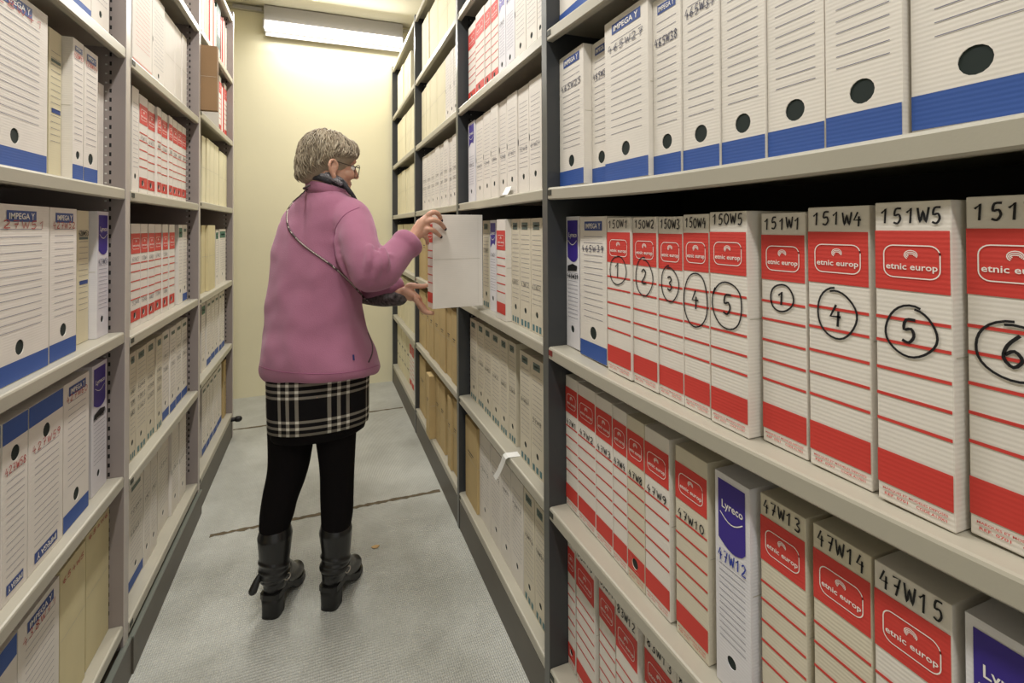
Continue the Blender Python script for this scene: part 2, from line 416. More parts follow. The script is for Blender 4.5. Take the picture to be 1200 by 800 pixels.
        if o.get('notch'):
            pts = [(w_*.0+.0045*math.sin(t), -EPS*1.5, h_*.5+.011*math.cos(t)) for t in [PI*i/8 for i in range(9)]]
            body.poly(pts, 'hole')
    elif style == 'binder':
        body.box((0, 0, 0), (w_, d_, h_), 'darkgreen', bev=.003)
        strip(lab, w_, .2, .8, h_*.5, h_*.8, 'paper'); pts = rounded(w_*.5, h_*.2, w_*.22, w_*.22, w_*.2)
        lab.poly([(p[0], -EPS, p[1]) for p in pts], 'slot_light')
    elif style in ('redfolder', 'whitefolder', 'pinkfolder'):
        k = {'redfolder': 'red', 'whitefolder': 'white', 'pinkfolder': 'pink'}[style]
        body.box((0, 0, 0), (w_*.12, d_, h_), k); body.box((w_*.85, 0, 0), (w_, d_, h_), k)
        body.box((0, d_-.004, 0), (w_, d_, h_), k)
        lab.box((w_*.14, .004, .003), (w_*.83, d_-.006, h_-.008), 'paper')
    else:
        base = {'cream': 'cream', 'pale': 'cream2', 'kraft': o.get('base', 'kraft'), 'plain': 'white'}[style]
        shell(body, w_, h_, d_, base, None)
        strip(body, w_, .02, .98, Z(.47)-.0006, Z(.47)+.0006, 'line2')
        if style == 'kraft': strip(ink, w_, .25, .7, Z(.40), Z(.385), 'ink'); strip(ink, w_, .3, .6, Z(.43), Z(.42), 'ink')
    if o.get('hand'):
        t = o.get('hz', .075); hh = o.get('hh', .016); ww = w_*o.get('hwf', .86)
        for li, s in enumerate(o['hand'].split('/')):
            hand(ink, s, w_*.5-ww/2, Z(t)+(-li*hh*1.8), ww, hh, hw, hk, o.get('slope', 0))
    if o.get('circ'):
        cz = Z(o.get('cz', .42)); r = min(w_*o.get('cr', .36), .03)
        ring_pen(circ, w_*.48, cz, r, r*o.get('ca', 1.05), hw*1.1, 'ink')
        hand(circ, o['circ'], w_*.48-r*.42, cz-r*.5, r*.85, r*1.0, hw*1.4, 'ink')
    if o.get('scrib'):   # unreadable small handwriting on far boxes
        for t in o['scrib']:
            hand(ink, random.choice(['128W4', '73W12', '46W31', '61W27', '52W8']), w_*.12, Z(t), w_*.76, .013, .0013, hk)
    b = body.build('carton' if kind == 'archive_box' else 'cover', root)
    if lab.f: lab.build({'binder': 'spine_label', 'redfolder': 'paper_sheets', 'whitefolder': 'paper_sheets', 'pinkfolder': 'paper_sheets'}.get(style, 'printed_label'), root)
    if ink.f: ink.build('handwriting', root)
    if small.f: small.build('small_print', root)
    if circ.f: circ.build('circled_number', root)
    if scr.f: scr.build('marker_scribble', root)
    return root

ORD = ['first', 'second', 'third', 'fourth', 'fifth', 'sixth', 'seventh', 'eighth', 'ninth', 'tenth', 'eleventh', 'twelfth', 'thirteenth']
SHELFN = ['bottom shelf', 'second shelf up', 'third shelf up', 'fourth shelf up', 'fifth shelf up', 'sixth shelf up', 'seventh shelf up']
XR, XL = .529, -.5075
def place(side, bay, lev, z, xl, items, h=.325, d=.25, zf=None, xf=None):
    """items: (px0, px1, style, opts) px measured along the box fronts; xl lip plane; placed on shelf height z"""
    n = len(items)
    yy = {'front right': (.152, 1.128), 'second right': (1.159, 2.008), 'third right': (2.039, 3.033), 'end right': (3.064, 4.083),
          'front left': (.622, 1.658), 'middle left': (1.695, 2.503), 'rear left': (2.534, 3.373)}[bay]
    prev = 99 if side == 'R' else -99
    for i, (p0, p1, st, o) in enumerate(items):
        out = o.get('out', 0); rec = o.get('rec', .032)-out
        if side == 'R':
            X = xl + rec
            yf, yn = Yof(p0, X, z+.16), Yof(p1, X, z+.16)
            if xf:
                X = xf((yf+yn)/2) + rec; yf, yn = Yof(p0, X, z+.16), Yof(p1, X, z+.16)
            yf = min(yf, yy[1], prev-.0006); yn = max(yn, yy[0]); prev = yn; wv = yf-yn-.001; rz = -PI/2; loc = (X, yf-.0005, z); order = i
        else:
            X = xl - rec
            yn, yf = Yof(p0, X, z+.16), Yof(p1, X, z+.16)
            yf = min(yf, yy[1]); yn = max(yn, yy[0], prev+.0006); prev = yf; wv = yf-yn-.001; rz = PI/2; loc = (X, yn+.0005, z); order = n-1-i
        if wv < .006: print('SKIP', bay, lev, i, wv); continue
        hh = o.get('h', h)
        r = make_box(st, wv, hh, o.get('d', d), o)
        zz = z + .0006 + (max(zf(yf), zf(yn))+.0006 if zf else 0)
        r.location = (loc[0], loc[1], zz); r.rotation_euler = (o.get('tilt', 0), 0, rz+o.get('yaw', 0))
        nm, ct = NAME[st]
        mark = (' marked '+o['hand'].split('/')[0]) if o.get('hand') and o.get('near') else ''
        if mark: nm = {'impega': 'blue-footed archive box', 'lyreco': 'violet-panelled archive box', 'etnic': 'red-banded archive box', 'upside': 'upturned blue-topped archive box'}.get(st, 'archive box')
        tag(r, f"{nm}{mark}, {ORD[order]} from far end, {SHELFN[lev]}, {bay} bay" if not o.get('lab') else o['lab'], ct, f"boxes on the {SHELFN[lev]} of the {bay} bay")

# ================================================================ the room
ROOMX0, ROOMX1, YW, CEIL, YFRONT = -1.25, 1.35, 4.133, 2.915, -2.2
def floor_mat():
    m = bpy.data.materials.new('ribbed_lino'); m.use_nodes = True; nt = m.node_tree; b = nt.nodes['Principled BSDF']
    N = nt.nodes.new; L = nt.links.new
    tc = N('ShaderNodeTexCoord'); n1 = N('ShaderNodeTexNoise'); n1.inputs['Scale'].default_value = 2.2; n1.inputs['Detail'].default_value = 8; n1.inputs['Roughness'].default_value = .62
    L(tc.outputs['Object'], n1.inputs['Vector'])
    cr = N('ShaderNodeValToRGB'); e = cr.color_ramp.elements; e[0].position = .34; e[0].color = srgb(168, 168, 160); e[1].position = .62; e[1].color = srgb(204, 205, 198)
    L(n1.outputs[0], cr.inputs[0])
    n2 = N('ShaderNodeTexNoise'); n2.inputs['Scale'].default_value = 45; n2.inputs['Detail'].default_value = 3; L(tc.outputs['Object'], n2.inputs['Vector'])
    mx = N('ShaderNodeMix'); mx.data_type = 'RGBA'; mx.blend_type = 'MULTIPLY'; mx.inputs[0].default_value = .12
    L(cr.outputs[0], mx.inputs[6]); L(n2.outputs[0], mx.inputs[7]); L(mx.outputs[2], b.inputs['Base Color'])
    r = N('ShaderNodeMapRange'); r.inputs[3].default_value = .22; r.inputs[4].default_value = .45; L(n1.outputs[0], r.inputs[0]); L(r.outputs[0], b.inputs['Roughness'])
    wv = N('ShaderNodeTexWave'); wv.bands_direction = 'Y'; wv.inputs['Scale'].default_value = 30; wv.inputs['Distortion'].default_value = .8; wv.inputs['Detail'].default_value = 2; L(tc.outputs['Object'], wv.inputs['Vector'])
    wx = N('ShaderNodeTexWave'); wx.bands_direction = 'X'; wx.inputs['Scale'].default_value = 50; wx.inputs['Distortion'].default_value = 1.2; L(tc.outputs['Object'], wx.inputs['Vector'])
    ad = N('ShaderNodeMath'); ad.operation = 'ADD'; L(wv.outputs[1], ad.inputs[0]); L(wx.outputs[1], ad.inputs[1])
    bp = N('ShaderNodeBump'); bp.inputs['Strength'].default_value = .55; bp.inputs['Distance'].default_value = .003; L(ad.outputs[0], bp.inputs['Height']); L(bp.outputs[0], b.inputs['Normal'])
    b.inputs['Specular IOR Level'].default_value = .5
    return m
def wall_mat():
    m = mat('yellow_wall_paint', srgb(236, 229, 197), .7, noise=.03, nscale=1.5, bump=.12, bscale=60)
    nt = m.node_tree; b = nt.nodes['Principled BSDF']; N = nt.nodes.new; L = nt.links.new
    tc = N('ShaderNodeTexCoord'); v = N('ShaderNodeTexVoronoi'); v.inputs['Scale'].default_value = 9; L(tc.outputs['Object'], v.inputs['Vector'])
    n = N('ShaderNodeTexNoise'); n.inputs['Scale'].default_value = 2; L(tc.outputs['Object'], n.inputs['Vector'])
    lt = N('ShaderNodeMath'); lt.operation = 'LESS_THAN'; lt.inputs[1].default_value = .035; L(v.outputs['Distance'], lt.inputs[0])
    gt = N('ShaderNodeMath'); gt.operation = 'GREATER_THAN'; gt.inputs[1].default_value = .52; L(n.outputs[0], gt.inputs[0])
    mu = N('ShaderNodeMath'); mu.operation = 'MULTIPLY'; L(lt.outputs[0], mu.inputs[0]); L(gt.outputs[0], mu.inputs[1])
    m2 = N('ShaderNodeMath'); m2.operation = 'MULTIPLY'; m2.inputs[1].default_value = .35; L(mu.outputs[0], m2.inputs[0])
    mx = N('ShaderNodeMix'); mx.data_type = 'RGBA'; L(m2.outputs[0], mx.inputs[0])
    src = b.inputs['Base Color'].links[0].from_socket; L(src, mx.inputs[6]); mx.inputs[7].default_value = srgb(150, 132, 92)
    L(mx.outputs[2], b.inputs['Base Color']); return m
M['floor'] = floor_mat(); M['wall'] = wall_mat()
M['sidewall'] = mat('side_wall_paint', srgb(206, 200, 176), .8, noise=.03, nscale=2)
M['ceil'] = mat('ceiling_paint', srgb(214, 208, 184), .8, noise=.02, nscale=3)
M['seam'] = mat('worn_floor_seam', srgb(96, 84, 62), .8, noise=.2, nscale=30)
def slab(name, a, b, k):
    m = MB(); m.box(a, b, k); return struct(m.build(name))
slab('floor', (ROOMX0, YFRONT, -.05), (ROOMX1, YW, 0), 'floor')
slab('wall_back', (ROOMX0, YW, 0), (ROOMX1, YW+.1, CEIL), 'wall')
slab('wall_left', (ROOMX0-.08, YFRONT, 0), (ROOMX0, YW+.1, CEIL), 'sidewall')
slab('wall_right', (ROOMX1, YFRONT, 0), (ROOMX1+.08, YW+.1, CEIL), 'sidewall')
slab('ceiling', (ROOMX0-.08, YFRONT, CEIL), (ROOMX1+.08, YW+.1, CEIL+.08), 'ceil')
def seam(name, y, x0, x1, wd, seed):
    rnd = random.Random(seed); m = MB(); n = 60; up = []; dn = []
    for i in range(n+1):
        x = x0+(x1-x0)*i/n; c = y+rnd.uniform(-.0025, .0025); h = wd*(.6+.8*rnd.random())
        up.append((x, c+h, .0008)); dn.append((x, c-h, .0008))
    for i in range(n): m.poly([dn[i], dn[i+1], up[i+1], up[i]], 'seam')
    return struct(m.build(name))
seam('trim_1', 2.333, -.43, .52, .010, 1)
seam('trim_2', 3.5, -1.1, .52, .009, 2)
m = MB(); m.box((ROOMX0, YW-.03, CEIL-.045), (ROOMX1, YW, CEIL-.028), 'shelf', bev=.004); struct(m.build('trim_3'))

# ================================================================ shelving
def upright(root, y0, y1, xf, side, top, body, edge, depth=.42, slots=True, z0=0.0):
    m = MB(); sg = 1 if side == 'R' else -1
    xb = xf+sg*depth; a, b = min(xf, xb), max(xf, xb)
    m.box((a, y0, z0), (b, y1, top), body)
    # folded front lip
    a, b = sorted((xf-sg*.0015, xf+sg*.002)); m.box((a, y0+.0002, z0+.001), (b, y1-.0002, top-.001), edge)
    if slots:
        z = .2
        while z < top-.05:
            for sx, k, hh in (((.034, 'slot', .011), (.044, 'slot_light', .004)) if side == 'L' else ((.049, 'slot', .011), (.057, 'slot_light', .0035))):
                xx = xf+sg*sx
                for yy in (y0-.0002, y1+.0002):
                    m.poly([(xx-.0025, yy, z), (xx+.0025, yy, z), (xx+.0025, yy, z+hh), (xx-.0025, yy, z+hh)], k)  # flat quads, the darkness inside each slot is painted on
            z += .025
    return m.build('upright', root)
BAYS = []
def bay(name, label, side, xlip, y0, y1, levels, yaw=0, pivot=None, uprights=(), body='slate', edge='slate_edge', sag=0, top=2.56, depth=.42, plinth='plain', skew=0, group=None):
    """shelving unit; shelves between y0 and y1"""
    sg = 1 if side == 'R' else -1
    px, py = (xlip, pivot if pivot is not None else y0)
    root = empty(name, (px, py, 0))
    tag(root, label, 'shelving', group)
    BAYS.append((side, y0, y1))
    for z in levels:
        m = MB(); n = 24 if sag else 1
        for i in range(n):
            ya = y0+.001+(y1-y0-.002)*i/n; yb = y0+.001+(y1-y0-.002)*(i+1)/n
            za = -sag*4*(i/n)*(1-i/n); zb = -sag*4*((i+1)/n)*(1-(i+1)/n)
            r = .005; pr = [(0, -.031+.003), (0, -r), (r*.3, -r*.3), (r, 0), (depth-.01, 0), (depth-.01, -.003), (.012, -.006), (.0035, -.006), (.0035, -.028), (.016, -.028), (.016, -.031), (.003, -.031)]
            A = [(sg*p[0], ya-py, z+p[1]+za) for p in pr]; B = [(sg*p[0], yb-py, z+p[1]+zb) for p in pr]
            k0 = len(m.v); m.v += A+B; N_ = len(pr)
            for j in range(N_):
                q = (j+1) % N_; m.f.append((k0+j, k0+q, k0+N_+q, k0+N_+j)); m.m.append(m.mi('shelf'))
            if i == 0: m.f.append(tuple(k0+j for j in range(N_))[::-1]); m.m.append(m.mi('shelf'))
            if i == n-1: m.f.append(tuple(k0+N_+j for j in range(N_))); m.m.append(m.mi('shelf'))
        sh = m.build('shelf', root)
        t = MB(); ty = (y1-py-.012) if side == 'R' else (y0-py+.012); X = -sg*.0012
        k = 'tag_red' if (side == 'R' and abs(z-.95) < .1) else 'tag_dark'
        t.box((min(X, 0), ty-.009, z-.020), (max(X, 0), ty+.009 if side == 'R' else ty+.014, z-.007), k); t.build('shelf_tag', sh)
    m = MB(); a, b = sorted((sg*(depth-.008), sg*(depth-.004))); m.box((a, y0-py+.002, .12), (b, y1-py-.002, top-.001), 'backp'); m.build('back_panel', root)
    for (u0, u1) in uprights: upright(root, u0-py, u1-py, 0, side, top, body, edge, depth, not skew)
    m = MB()
    ua = min([y0]+[u[0] for u in uprights])-py+.0006; ub = max([y1]+[u[1] for u in uprights])-py-.0006
    if plinth == 'plain':
        a, b = sorted((sg*.001, sg*depth)); m.box((a, ua, 0), (b, ub, .118), 'plinth')
        a, b = sorted((-sg*.0005, sg*.004)); m.box((a, ua, .002), (b, ua+.003, .117), 'slot')
        m.build('plinth', root)
    else:
        a, b = sorted((-sg*.010, sg*depth)); m.box((a, ua, 0), (b, ub, .098), 'plinth'); p = m.build('plinth', root)
        r = MB(); a, b = sorted((-sg*.0105, sg*.004)); r.box((a, ua, .099), (b, ub, .104), 'rail'); r.build('rail', root)
        r = MB(); a, b = sorted((sg*.012, sg*depth)); r.box((a, ua, .104), (b, ub, .118), 'slot'); r.build('rail_gap_shade', root)  # solid dark block, shade of the gap put into its colour
    if skew:
        for o in root.children_recursive:
            for v in o.data.vertices: v.co.x -= v.co.y*skew
    return root
def upright_local(root, y0, y1, xf, side, top, body, edge, depth):
    return upright(root, y0, y1, xf, side, top, body, edge, depth, True, .0)
RL = [.15, .55, .95, 1.35, 1.75, 2.15, 2.545]
TH = .027
KYAW = .035
SAG = .009
bay('shelving_unit', 'slate grey steel shelving bay of boxes in the right foreground', 'R', XR, .15, 1.13, RL, skew=KYAW, pivot=1.13, uprights=[(1.13, 1.13+TH), (.123, .15)], sag=SAG)
bay('shelving_unit', 'slate steel shelving bay the held box is drawn from', 'R', XR, 1.13+TH, 2.01, RL, pivot=1.13+TH, uprights=[(2.01, 2.01+TH)], depth=.42)
bay('shelving_unit', 'slate steel shelving bay holding mostly brown kraft boxes', 'R', XR, 2.01+TH, 3.035, RL, pivot=2.01+TH, uprights=[(3.035, 3.035+TH)])
bay('shelving_unit', 'slate steel shelving bay against the yellow end wall', 'R', XR, 3.035+TH, 4.085, RL, pivot=3.035+TH, uprights=[(4.085, 4.112)])
NL_ = [.164, .57, .966, 1.362, 1.754, 2.15, 2.545]
ML_ = [.147, .547, .9456, 1.3596, 1.7394, 2.142, 2.545]
FL_ = [.147, .564, .941, 1.3726, 1.777, 2.1516, 2.527]
bay('shelving_unit', 'taupe steel shelving bay of boxes in the left foreground', 'L', XL-.004, .62, 1.66, NL_, pivot=.62, uprights=[(1.66, 1.66+TH+.006)], body='taupe', edge='taupe_edge', plinth='rail')
bay('shelving_unit', 'taupe steel shelving bay in the middle of left side', 'L', XL, 1.693, 2.505, ML_, pivot=1.693, uprights=[(2.505, 2.505+TH)], body='taupe', edge='taupe_edge', plinth='rail')
lb = bay('shelving_unit', 'taupe steel shelving bay at far end of left side', 'L', XL, 2.5326, 3.375, FL_, pivot=2.5326, uprights=[(3.375, 3.402)], body='taupe', edge='taupe_edge')
m = MB(); limb(m, [(-.015, .82, .115, .012), (.035, .82, .115, .012)], 'rubber', smoothpath=False); limb(m, [(.030, .82, .115, .017), (.040, .82, .115, .017)], 'rubber', smoothpath=False); m.build('rubber_stop', lb, smooth=True)

# ---------------------------------------------------------------- boxes, right side
def nx(y): return XR+(1.13-y)*KYAW
def sagf(y):
    t = min(max((y-.15)/.98, 0), 1); return -SAG*4*t*(1-t)
E_, I_, Y_ = 'etnic', 'impega', 'lyreco'
near = dict(near=True)
def N(**k): d = dict(near=True); d.update(k); return d
FR = 'front right'
# shelf 2.. (1.75) only the feet show
place('R', FR, 4, 1.75, XR, [(653, 700, I_, N()), (700, 745, I_, N()), (745, 800, I_, N())], xf=nx, zf=sagf)
place('R', FR, 3, 1.35, XR, [
    (652, 684, I_, N(hand='465W25', ink='inkg', hz=.27, hh=.014)), (689.5, 716, I_, N(hand='465W26', ink='inkg', hz=.26, hh=.014, rec=.05)),
    (709, 760, I_, N(hand='465W27', ink='inkg', hz=.20, hh=.015, rec=.026, h=.338)), (760.5, 798, I_, N(hand='465W38', ink='inkg', hz=.27, hh=.015)),
    (798.5, 843, I_, N(hand='465W39', ink='inkg', hz=.20, hh=.016)), (843.5, 896.5, I_, N(hand='465W4', ink='inkg', hz=.1)),
    (897, 966, I_, N(hand='465W41', ink='inkg', hz=.1)), (966.5, 1057, I_, N(hand='465W42', ink='inkg', hz=.1, rec=.026)),
    (1066, 1290, I_, N(rec=.028, hx=.40))], xf=nx, zf=sagf)
place('R', FR, 2, .95, XR, [
    (659, 679.4, Y_, N(scribble=1, hand='465W39', hz=.47, hh=.010, rec=.05)), (680, 711.3, I_, N(hand='465W39', ink='inkg', hz=.245, hh=.014, rec=.04)),
    (711.8, 739.5, E_, N(hand='150W1', circ='1', cz=.335, hz=.065, hh=.016, h=.324)), (740, 770.5, E_, N(hand='150W2', circ='2', cz=.355, ca=1.35, hz=.065, hh=.015, rec=.034)),
    (771, 801, E_, N(hand='150W3', circ='3', cz=.37, ca=1.35, hz=.065, rec=.034)), (801.5, 832, E_, N(hand='150W4', circ='4', cz=.43, cr=.46, ca=1.8, hz=.068, h=.328)),
    (832.5, 876.5, E_, N(hand='150W5', circ='5', cz=.43, cr=.4, ca=1.35, hz=.06, h=.330, rec=.026)),
    (893, 945.5, E_, N(hand='151W1', circ='1', cz=.36, cr=.26, ca=1.1, hz=.07, rec=.040)), (948, 1021, E_, N(hand='151W4', circ='4', cz=.40, cr=.32, ca=1.25, hz=.07, h=.329, rec=.034)),
    (1027, 1118, E_, N(hand='151W5', circ='5', cz=.42, cr=.34, ca=1.1, hz=.07, h=.329, rec=.024)), (1134, 1262, E_, N(hand='151W6', circ='6', cz=.44, cr=.42, ca=.9, hz=.07, h=.329, rec=.034))], xf=nx, zf=sagf)
LW = dict(hz=.37, hh=.014, strip=.085)
place('R', FR, 1, .55, XR, [
    (657.5, 677, E_, N(hand='47W1', rec=.046, **LW)), (677.5, 698, E_, N(hand='47W2', rec=.044, **LW)), (698.5, 718, E_, N(hand='47W3', rec=.042, **LW)),
    (718.5, 735, E_, N(hand='47W4', rec=.040, **LW)), (735.5, 755.5, E_, N(hand='47W8', rec=.038, hole=1, col='greyw', **LW)), (756, 785, E_, N(hand='47W9', rec=.036, **LW)),
    (792, 830, E_, N(hand='47W10', rec=.034, col='greyw', **LW)), (838.7, 880, Y_, N(hand='47W12', ink='inkb', hz=.41, hh=.017, rec=.030)),
    (892, 946, E_, N(hand='47W13', rec=.036, hz=.07, hh=.017, col='greyw')), (954, 1023.5, E_, N(hand='47W14', rec=.034, hz=.07, hh=.019, col='greyw')),
    (1026, 1119, E_, N(hand='47W15', rec=.028, hz=.075, hh=.020)), (1133, 1245, Y_, N(hand='47W16', ink='inkb', hz=.41, rec=.026))], xf=nx, zf=sagf)
place('R', FR, 0, .15, XR, [
    (658, 674, E_, N(hand='83W9', hz=.06, rec=.05, hole=1)), (675.5, 697, E_, N(hand='83W10', hz=.06, rec=.045)), (702.5, 721.5, E_, N(hand='83W11', hz=.06, rec=.045)),
    (722, 748, E_, N(hand='83W12', hz=.06, rec=.035)), (756, 792, E_, N(hand='83W13', hz=.06, rec=.04)), (793, 830, E_, N(hand='83W14', hz=.06, rec=.04)),
    (832, 880, E_, N(hand='83W15', hz=.06)), (881, 940, E_, N(hand='83W16', hz=.06))], xf=nx, zf=sagf)
# second bay
SR = 'second right'
G = 'greenlab'
def seq(bounds, style, o=None, gap=.25, jit=.004, **kw):
    out = []
    for a, b in zip(bounds, bounds[1:]):
        d = dict(o or {}); d.update(kw); d['rec'] = d.get('rec', .034)+random.uniform(-jit, jit); out.append((a+gap/2, b-gap/2, style, d))
    return out
place('R', SR, 5, 2.15, XR, seq([549, 558, 567, 576, 586], E_)+seq([586, 600, 614], 'lined'))
place('R', SR, 4, 1.75, XR, seq([549, 557.5, 567.5, 575, 584], E_, hole=1)+[(584.5, 592.5, Y_, dict(scrib=[.45])), (593, 603, Y_, dict(scrib=[.3]))]+
      [(603.5, 616, 'lined', dict(scrib=[.12], notch=1)), (616.5, 629, 'lined', dict(scrib=[.12])), (629.5, 636, 'lined', dict())])
place('R', SR, 3, 1.35, XR, [(549, 556.5, Y_, dict(scrib=[.55]))]+seq([558, 566.5, 575, 583.5, 594, 606, 620, 635], 'lined', notch=1, scrib=[.60], ink='inkg'))
place('R', SR, 2, .95, XR, [(566, 573.8, G, dict(scrib=[.36], rec=.042)), (574.2, 581.8, Y_, dict(scrib=[.40], rec=.040)), (582.2, 592.5, E_, dict(rec=.012, strip=.11)),
      (599.3, 609, G, dict(scrib=[.62])), (609.4, 622, G, dict(scrib=[.62])), (622.4, 636, G, dict(scrib=[.62]))])
place('R', SR, 1, .55, XR, seq([551, 559, 567.5, 576, 586, 595, 605], G, scrib=[.5], rec=.045)+[(609.5, 622, G, dict(scrib=[.46], rec=.035)), (622.4, 637, G, dict(scrib=[.56], rec=.035))])
place('R', SR, 0, .15, XR, [(545.5, 559, 'kraft', dict(rec=.022)), (559.5, 574.5, 'lined', dict(scrib=[.42]))]+seq([575, 587.5, 598.7, 613.5], 'lined', scrib=[.3])+[(614, 626.5, G, dict(scrib=[.42])), (627, 639.5, G, dict(scrib=[.42]))])
# third bay
TR = 'third right'
place('R', TR, 5, 2.15, XR, seq([494.5, 499, 502.5, 513, 524, 534.5], 'pale'))
place('R', TR, 4, 1.75, XR, seq([494, 497, 499.5, 504, 512, 522], 'pale')+seq([522, 527.3, 531.5, 535.5], 'lined', notch=1))
place('R', TR, 3, 1.35, XR, seq([495, 500.5, 505, 509.8, 514.8, 519.8, 525, 530, 535.3], 'lined', scrib=[.48, .62]))
place('R', TR, 2, .95, XR, seq([490.8, 495, 499.5, 504, 508, 515, 522, 529, 535.5], 'kraft', rec=.022))
place('R', TR, 1, .55, XR, seq([490.5, 499, 503, 508, 515, 521.8, 529, 535.8], 'kraft', rec=.022))
place('R', TR, 0, .15, XR, [(490.5, 498.6, 'kraft', dict(rec=.022)), (499.3, 503.3, 'kraft', dict(rec=-.012)), (508.5, 515, 'kraft', dict(rec=.02)), (515.2, 521.5, 'kraft', dict(rec=.022)), (524.5, 528.5, 'kraft', dict(rec=.012)), (529.2, 536, 'kraft', dict(rec=.022))])
# end bay
ER = 'end right'
place('R', ER, 5, 2.15, XR, seq([465.8, 469.8, 472.5, 474.8, 478, 481.5], 'pale'))
place('R', ER, 4, 1.75, XR, seq([465.8, 471, 475, 477, 479.5, 481.5, 485.3], 'pale'))
place('R', ER, 3, 1.35, XR, seq([465.8, 470.8, 475, 477.3, 480, 485.3], 'pale'))
place('R', ER, 2, .95, XR, seq([465.8, 470.3, 472, 477, 481, 485.3], 'pale'))
place('R', ER, 1, .55, XR, seq([465.6, 469, 474, 479, 485.3], 'pale'))
place('R', ER, 0, .15, XR, seq([464.8, 467.5, 470, 473.3, 476.5, 480], 'marked')+seq([480, 482.8, 485.3], E_))

# ---------------------------------------------------------------- boxes, left side
FLB = 'front left'; RD = dict(ink='inkr')
place('L', FLB, 4, 1.754, XL, [(60, 84, 'lined', N()), (84.5, 107, I_, N()), (107.5, 128, 'lined', N(notch=1))], h=.33)
place('L', FLB, 3, 1.362, XL, [(-30, 55.5, I_, N(hand='428W41', ink='inkr', hz=.115, hh=.014, rec=.026)), (57, 72, 'textcream', N(rec=.05)), (79, 97.8, I_, N(hand='428W43', ink='inkr', hz=.13, hh=.012, rec=.03)),
      (98.2, 114.5, I_, N(hand='428W44', ink='inkr', hz=.13, hh=.012, rec=.032)), (115, 123.5, 'plain', N(rec=.052, h=.28))], h=.33)
place('L', FLB, 2, .966, XL, [(-18, 57.3, I_, N(hand='427W51', ink='inkr', hz=.135, hh=.015, rec=.028)), (57.8, 89.5, I_, N(hand='427W52', ink='inkr', hz=.135, hh=.014, rec=.030)), (90, 104, 'textcream', N(rec=.055, hand='428W53', hz=.19, hh=.011)),
      (108.5, 127, Y_, N(hand='427W51', hz=.42, hh=.014, rec=.038, ink='inkg'))], h=.33)
place('L', FLB, 1, .57, XL, [(-70, 0, 'upside', N(hand='427W57', ink='inkr', hz=.30, hh=.014)), (0.4, 32.3, 'upside', N(hand='427W58', ink='inkr', hz=.30, hh=.014, rec=.030)), (33, 73.5, 'upside', N(hand='427W59', ink='inkr', hz=.29, hh=.015, rec=.030)),
      (74, 104, I_, N(hand='427W60', ink='inkr', hz=.13, hh=.014, rec=.032)), (107.5, 125, Y_, N(hand='427W61', hz=.43, hh=.014, scribble=1, rec=.038))], h=.33)
place('L', FLB, 0, .164, XL, [(-60, 19.5, 'upside', N(rec=.03)), (20.3, 69, I_, N(hand='438W71', ink='inkr', hz=.14, hh=.015, rec=.030)), (70, 100, 'cream', N(hand='654W5', hz=.10, hh=.012, ink='inkr')), (100.5, 131.5, 'cream', N(hand='654W6', hz=.05, hh=.010, ink='inkr', rec=.036))], h=.33)
MLB = 'middle left'
place('L', MLB, 5, 2.142, XL, seq([192, 201, 209, 216.5], 'plain', rec=.05))
place('L', MLB, 4, 1.7394, XL, [(155.5, 178, 'redline', dict(rec=.03))]+seq([178.5, 193], 'lined', notch=1)+seq([193, 205, 212.3, 219], 'plain', rec=.04))
place('L', MLB, 3, 1.3596, XL, [(154.5, 162.5, 'lined', dict())]+seq([163, 173, 181.5, 189, 196.2, 202.3, 207.8, 213, 218], E_, hole=1, scrib=[.45], h=.315))
place('L', MLB, 2, .9456, XL, seq([153, 164.5, 173, 181, 189, 196.8], E_, hole=1, scrib=[.36, .78], ink='inkg', h=.32)+[(198.3, 204.5, E_, dict(rec=.034, hole=1, h=.32)), (209.2, 213.7, 'green', dict(rec=.034, h=.32)), (214, 219, 'bluefoot', dict(rec=.034, h=.32))])
place('L', MLB, 1, .547, XL, seq([151.5, 159, 171.5, 181.5, 190], G, scrib=[.38, .48, .58])+seq([190, 198, 206, 212.5, 219.3], 'bluefoot', scrib=[.3, .45]))
place('L', MLB, 0, .147, XL, [(150, 167.5, 'bluefoot', dict(rec=.04, scrib=[.3, .5]))]+seq([168, 176, 184], 'lined', scrib=[.35], rec=.04)+[(184.5, 197.5, 'lined', dict(rec=.046, scrib=[.3]))]+seq([201, 209.5, 218], 'lined', scrib=[.5], notch=1, rec=.034))
RLB = 'rear left'
place('L', RLB, 5, 2.1516, XL, [(236.5, 241.3, 'whitefolder', dict(h=.31)), (241.7, 244, 'cream', dict(h=.31)), (244.2, 246.2, 'redfolder', dict(h=.33)), (246.6, 249.2, 'whitefolder', dict(h=.30)), (249.6, 251, 'pinkfolder', dict(h=.32)), (251.3, 253.6, 'whitefolder', dict(h=.30)),
      (254, 258.6, 'binder', dict(h=.33)), (259, 261, 'redfolder', dict(h=.30)), (261.4, 263.6, 'pinkfolder', dict(h=.32)), (264, 267, 'whitefolder', dict(h=.30))])
place('L', RLB, 4, 1.777, XL, [(253.3, 256.3, 'kraft', dict(rec=-.065, h=.290, base='kraft2', d=.30, lab='brown kraft box jutting out over the aisle, rear left bay')), (256.6, 259, E_, dict(hole=1)), (259.3, 262.5, 'redfolder', dict(h=.30)), (262.8, 267, E_, dict())])
place('L', RLB, 3, 1.3726, XL, seq([236.5, 241, 246, 251, 256.3], 'pale', rec=.03)+seq([257, 262, 267], 'pale', rec=.03, h=.31))
place('L', RLB, 2, .941, XL, [(236, 240.8, 'cream', dict()), (243.5, 252, 'cream', dict(rec=.02)), (252.6, 256, 'green', dict(h=.30)), (256.8, 264.5, 'green', dict(h=.305))])
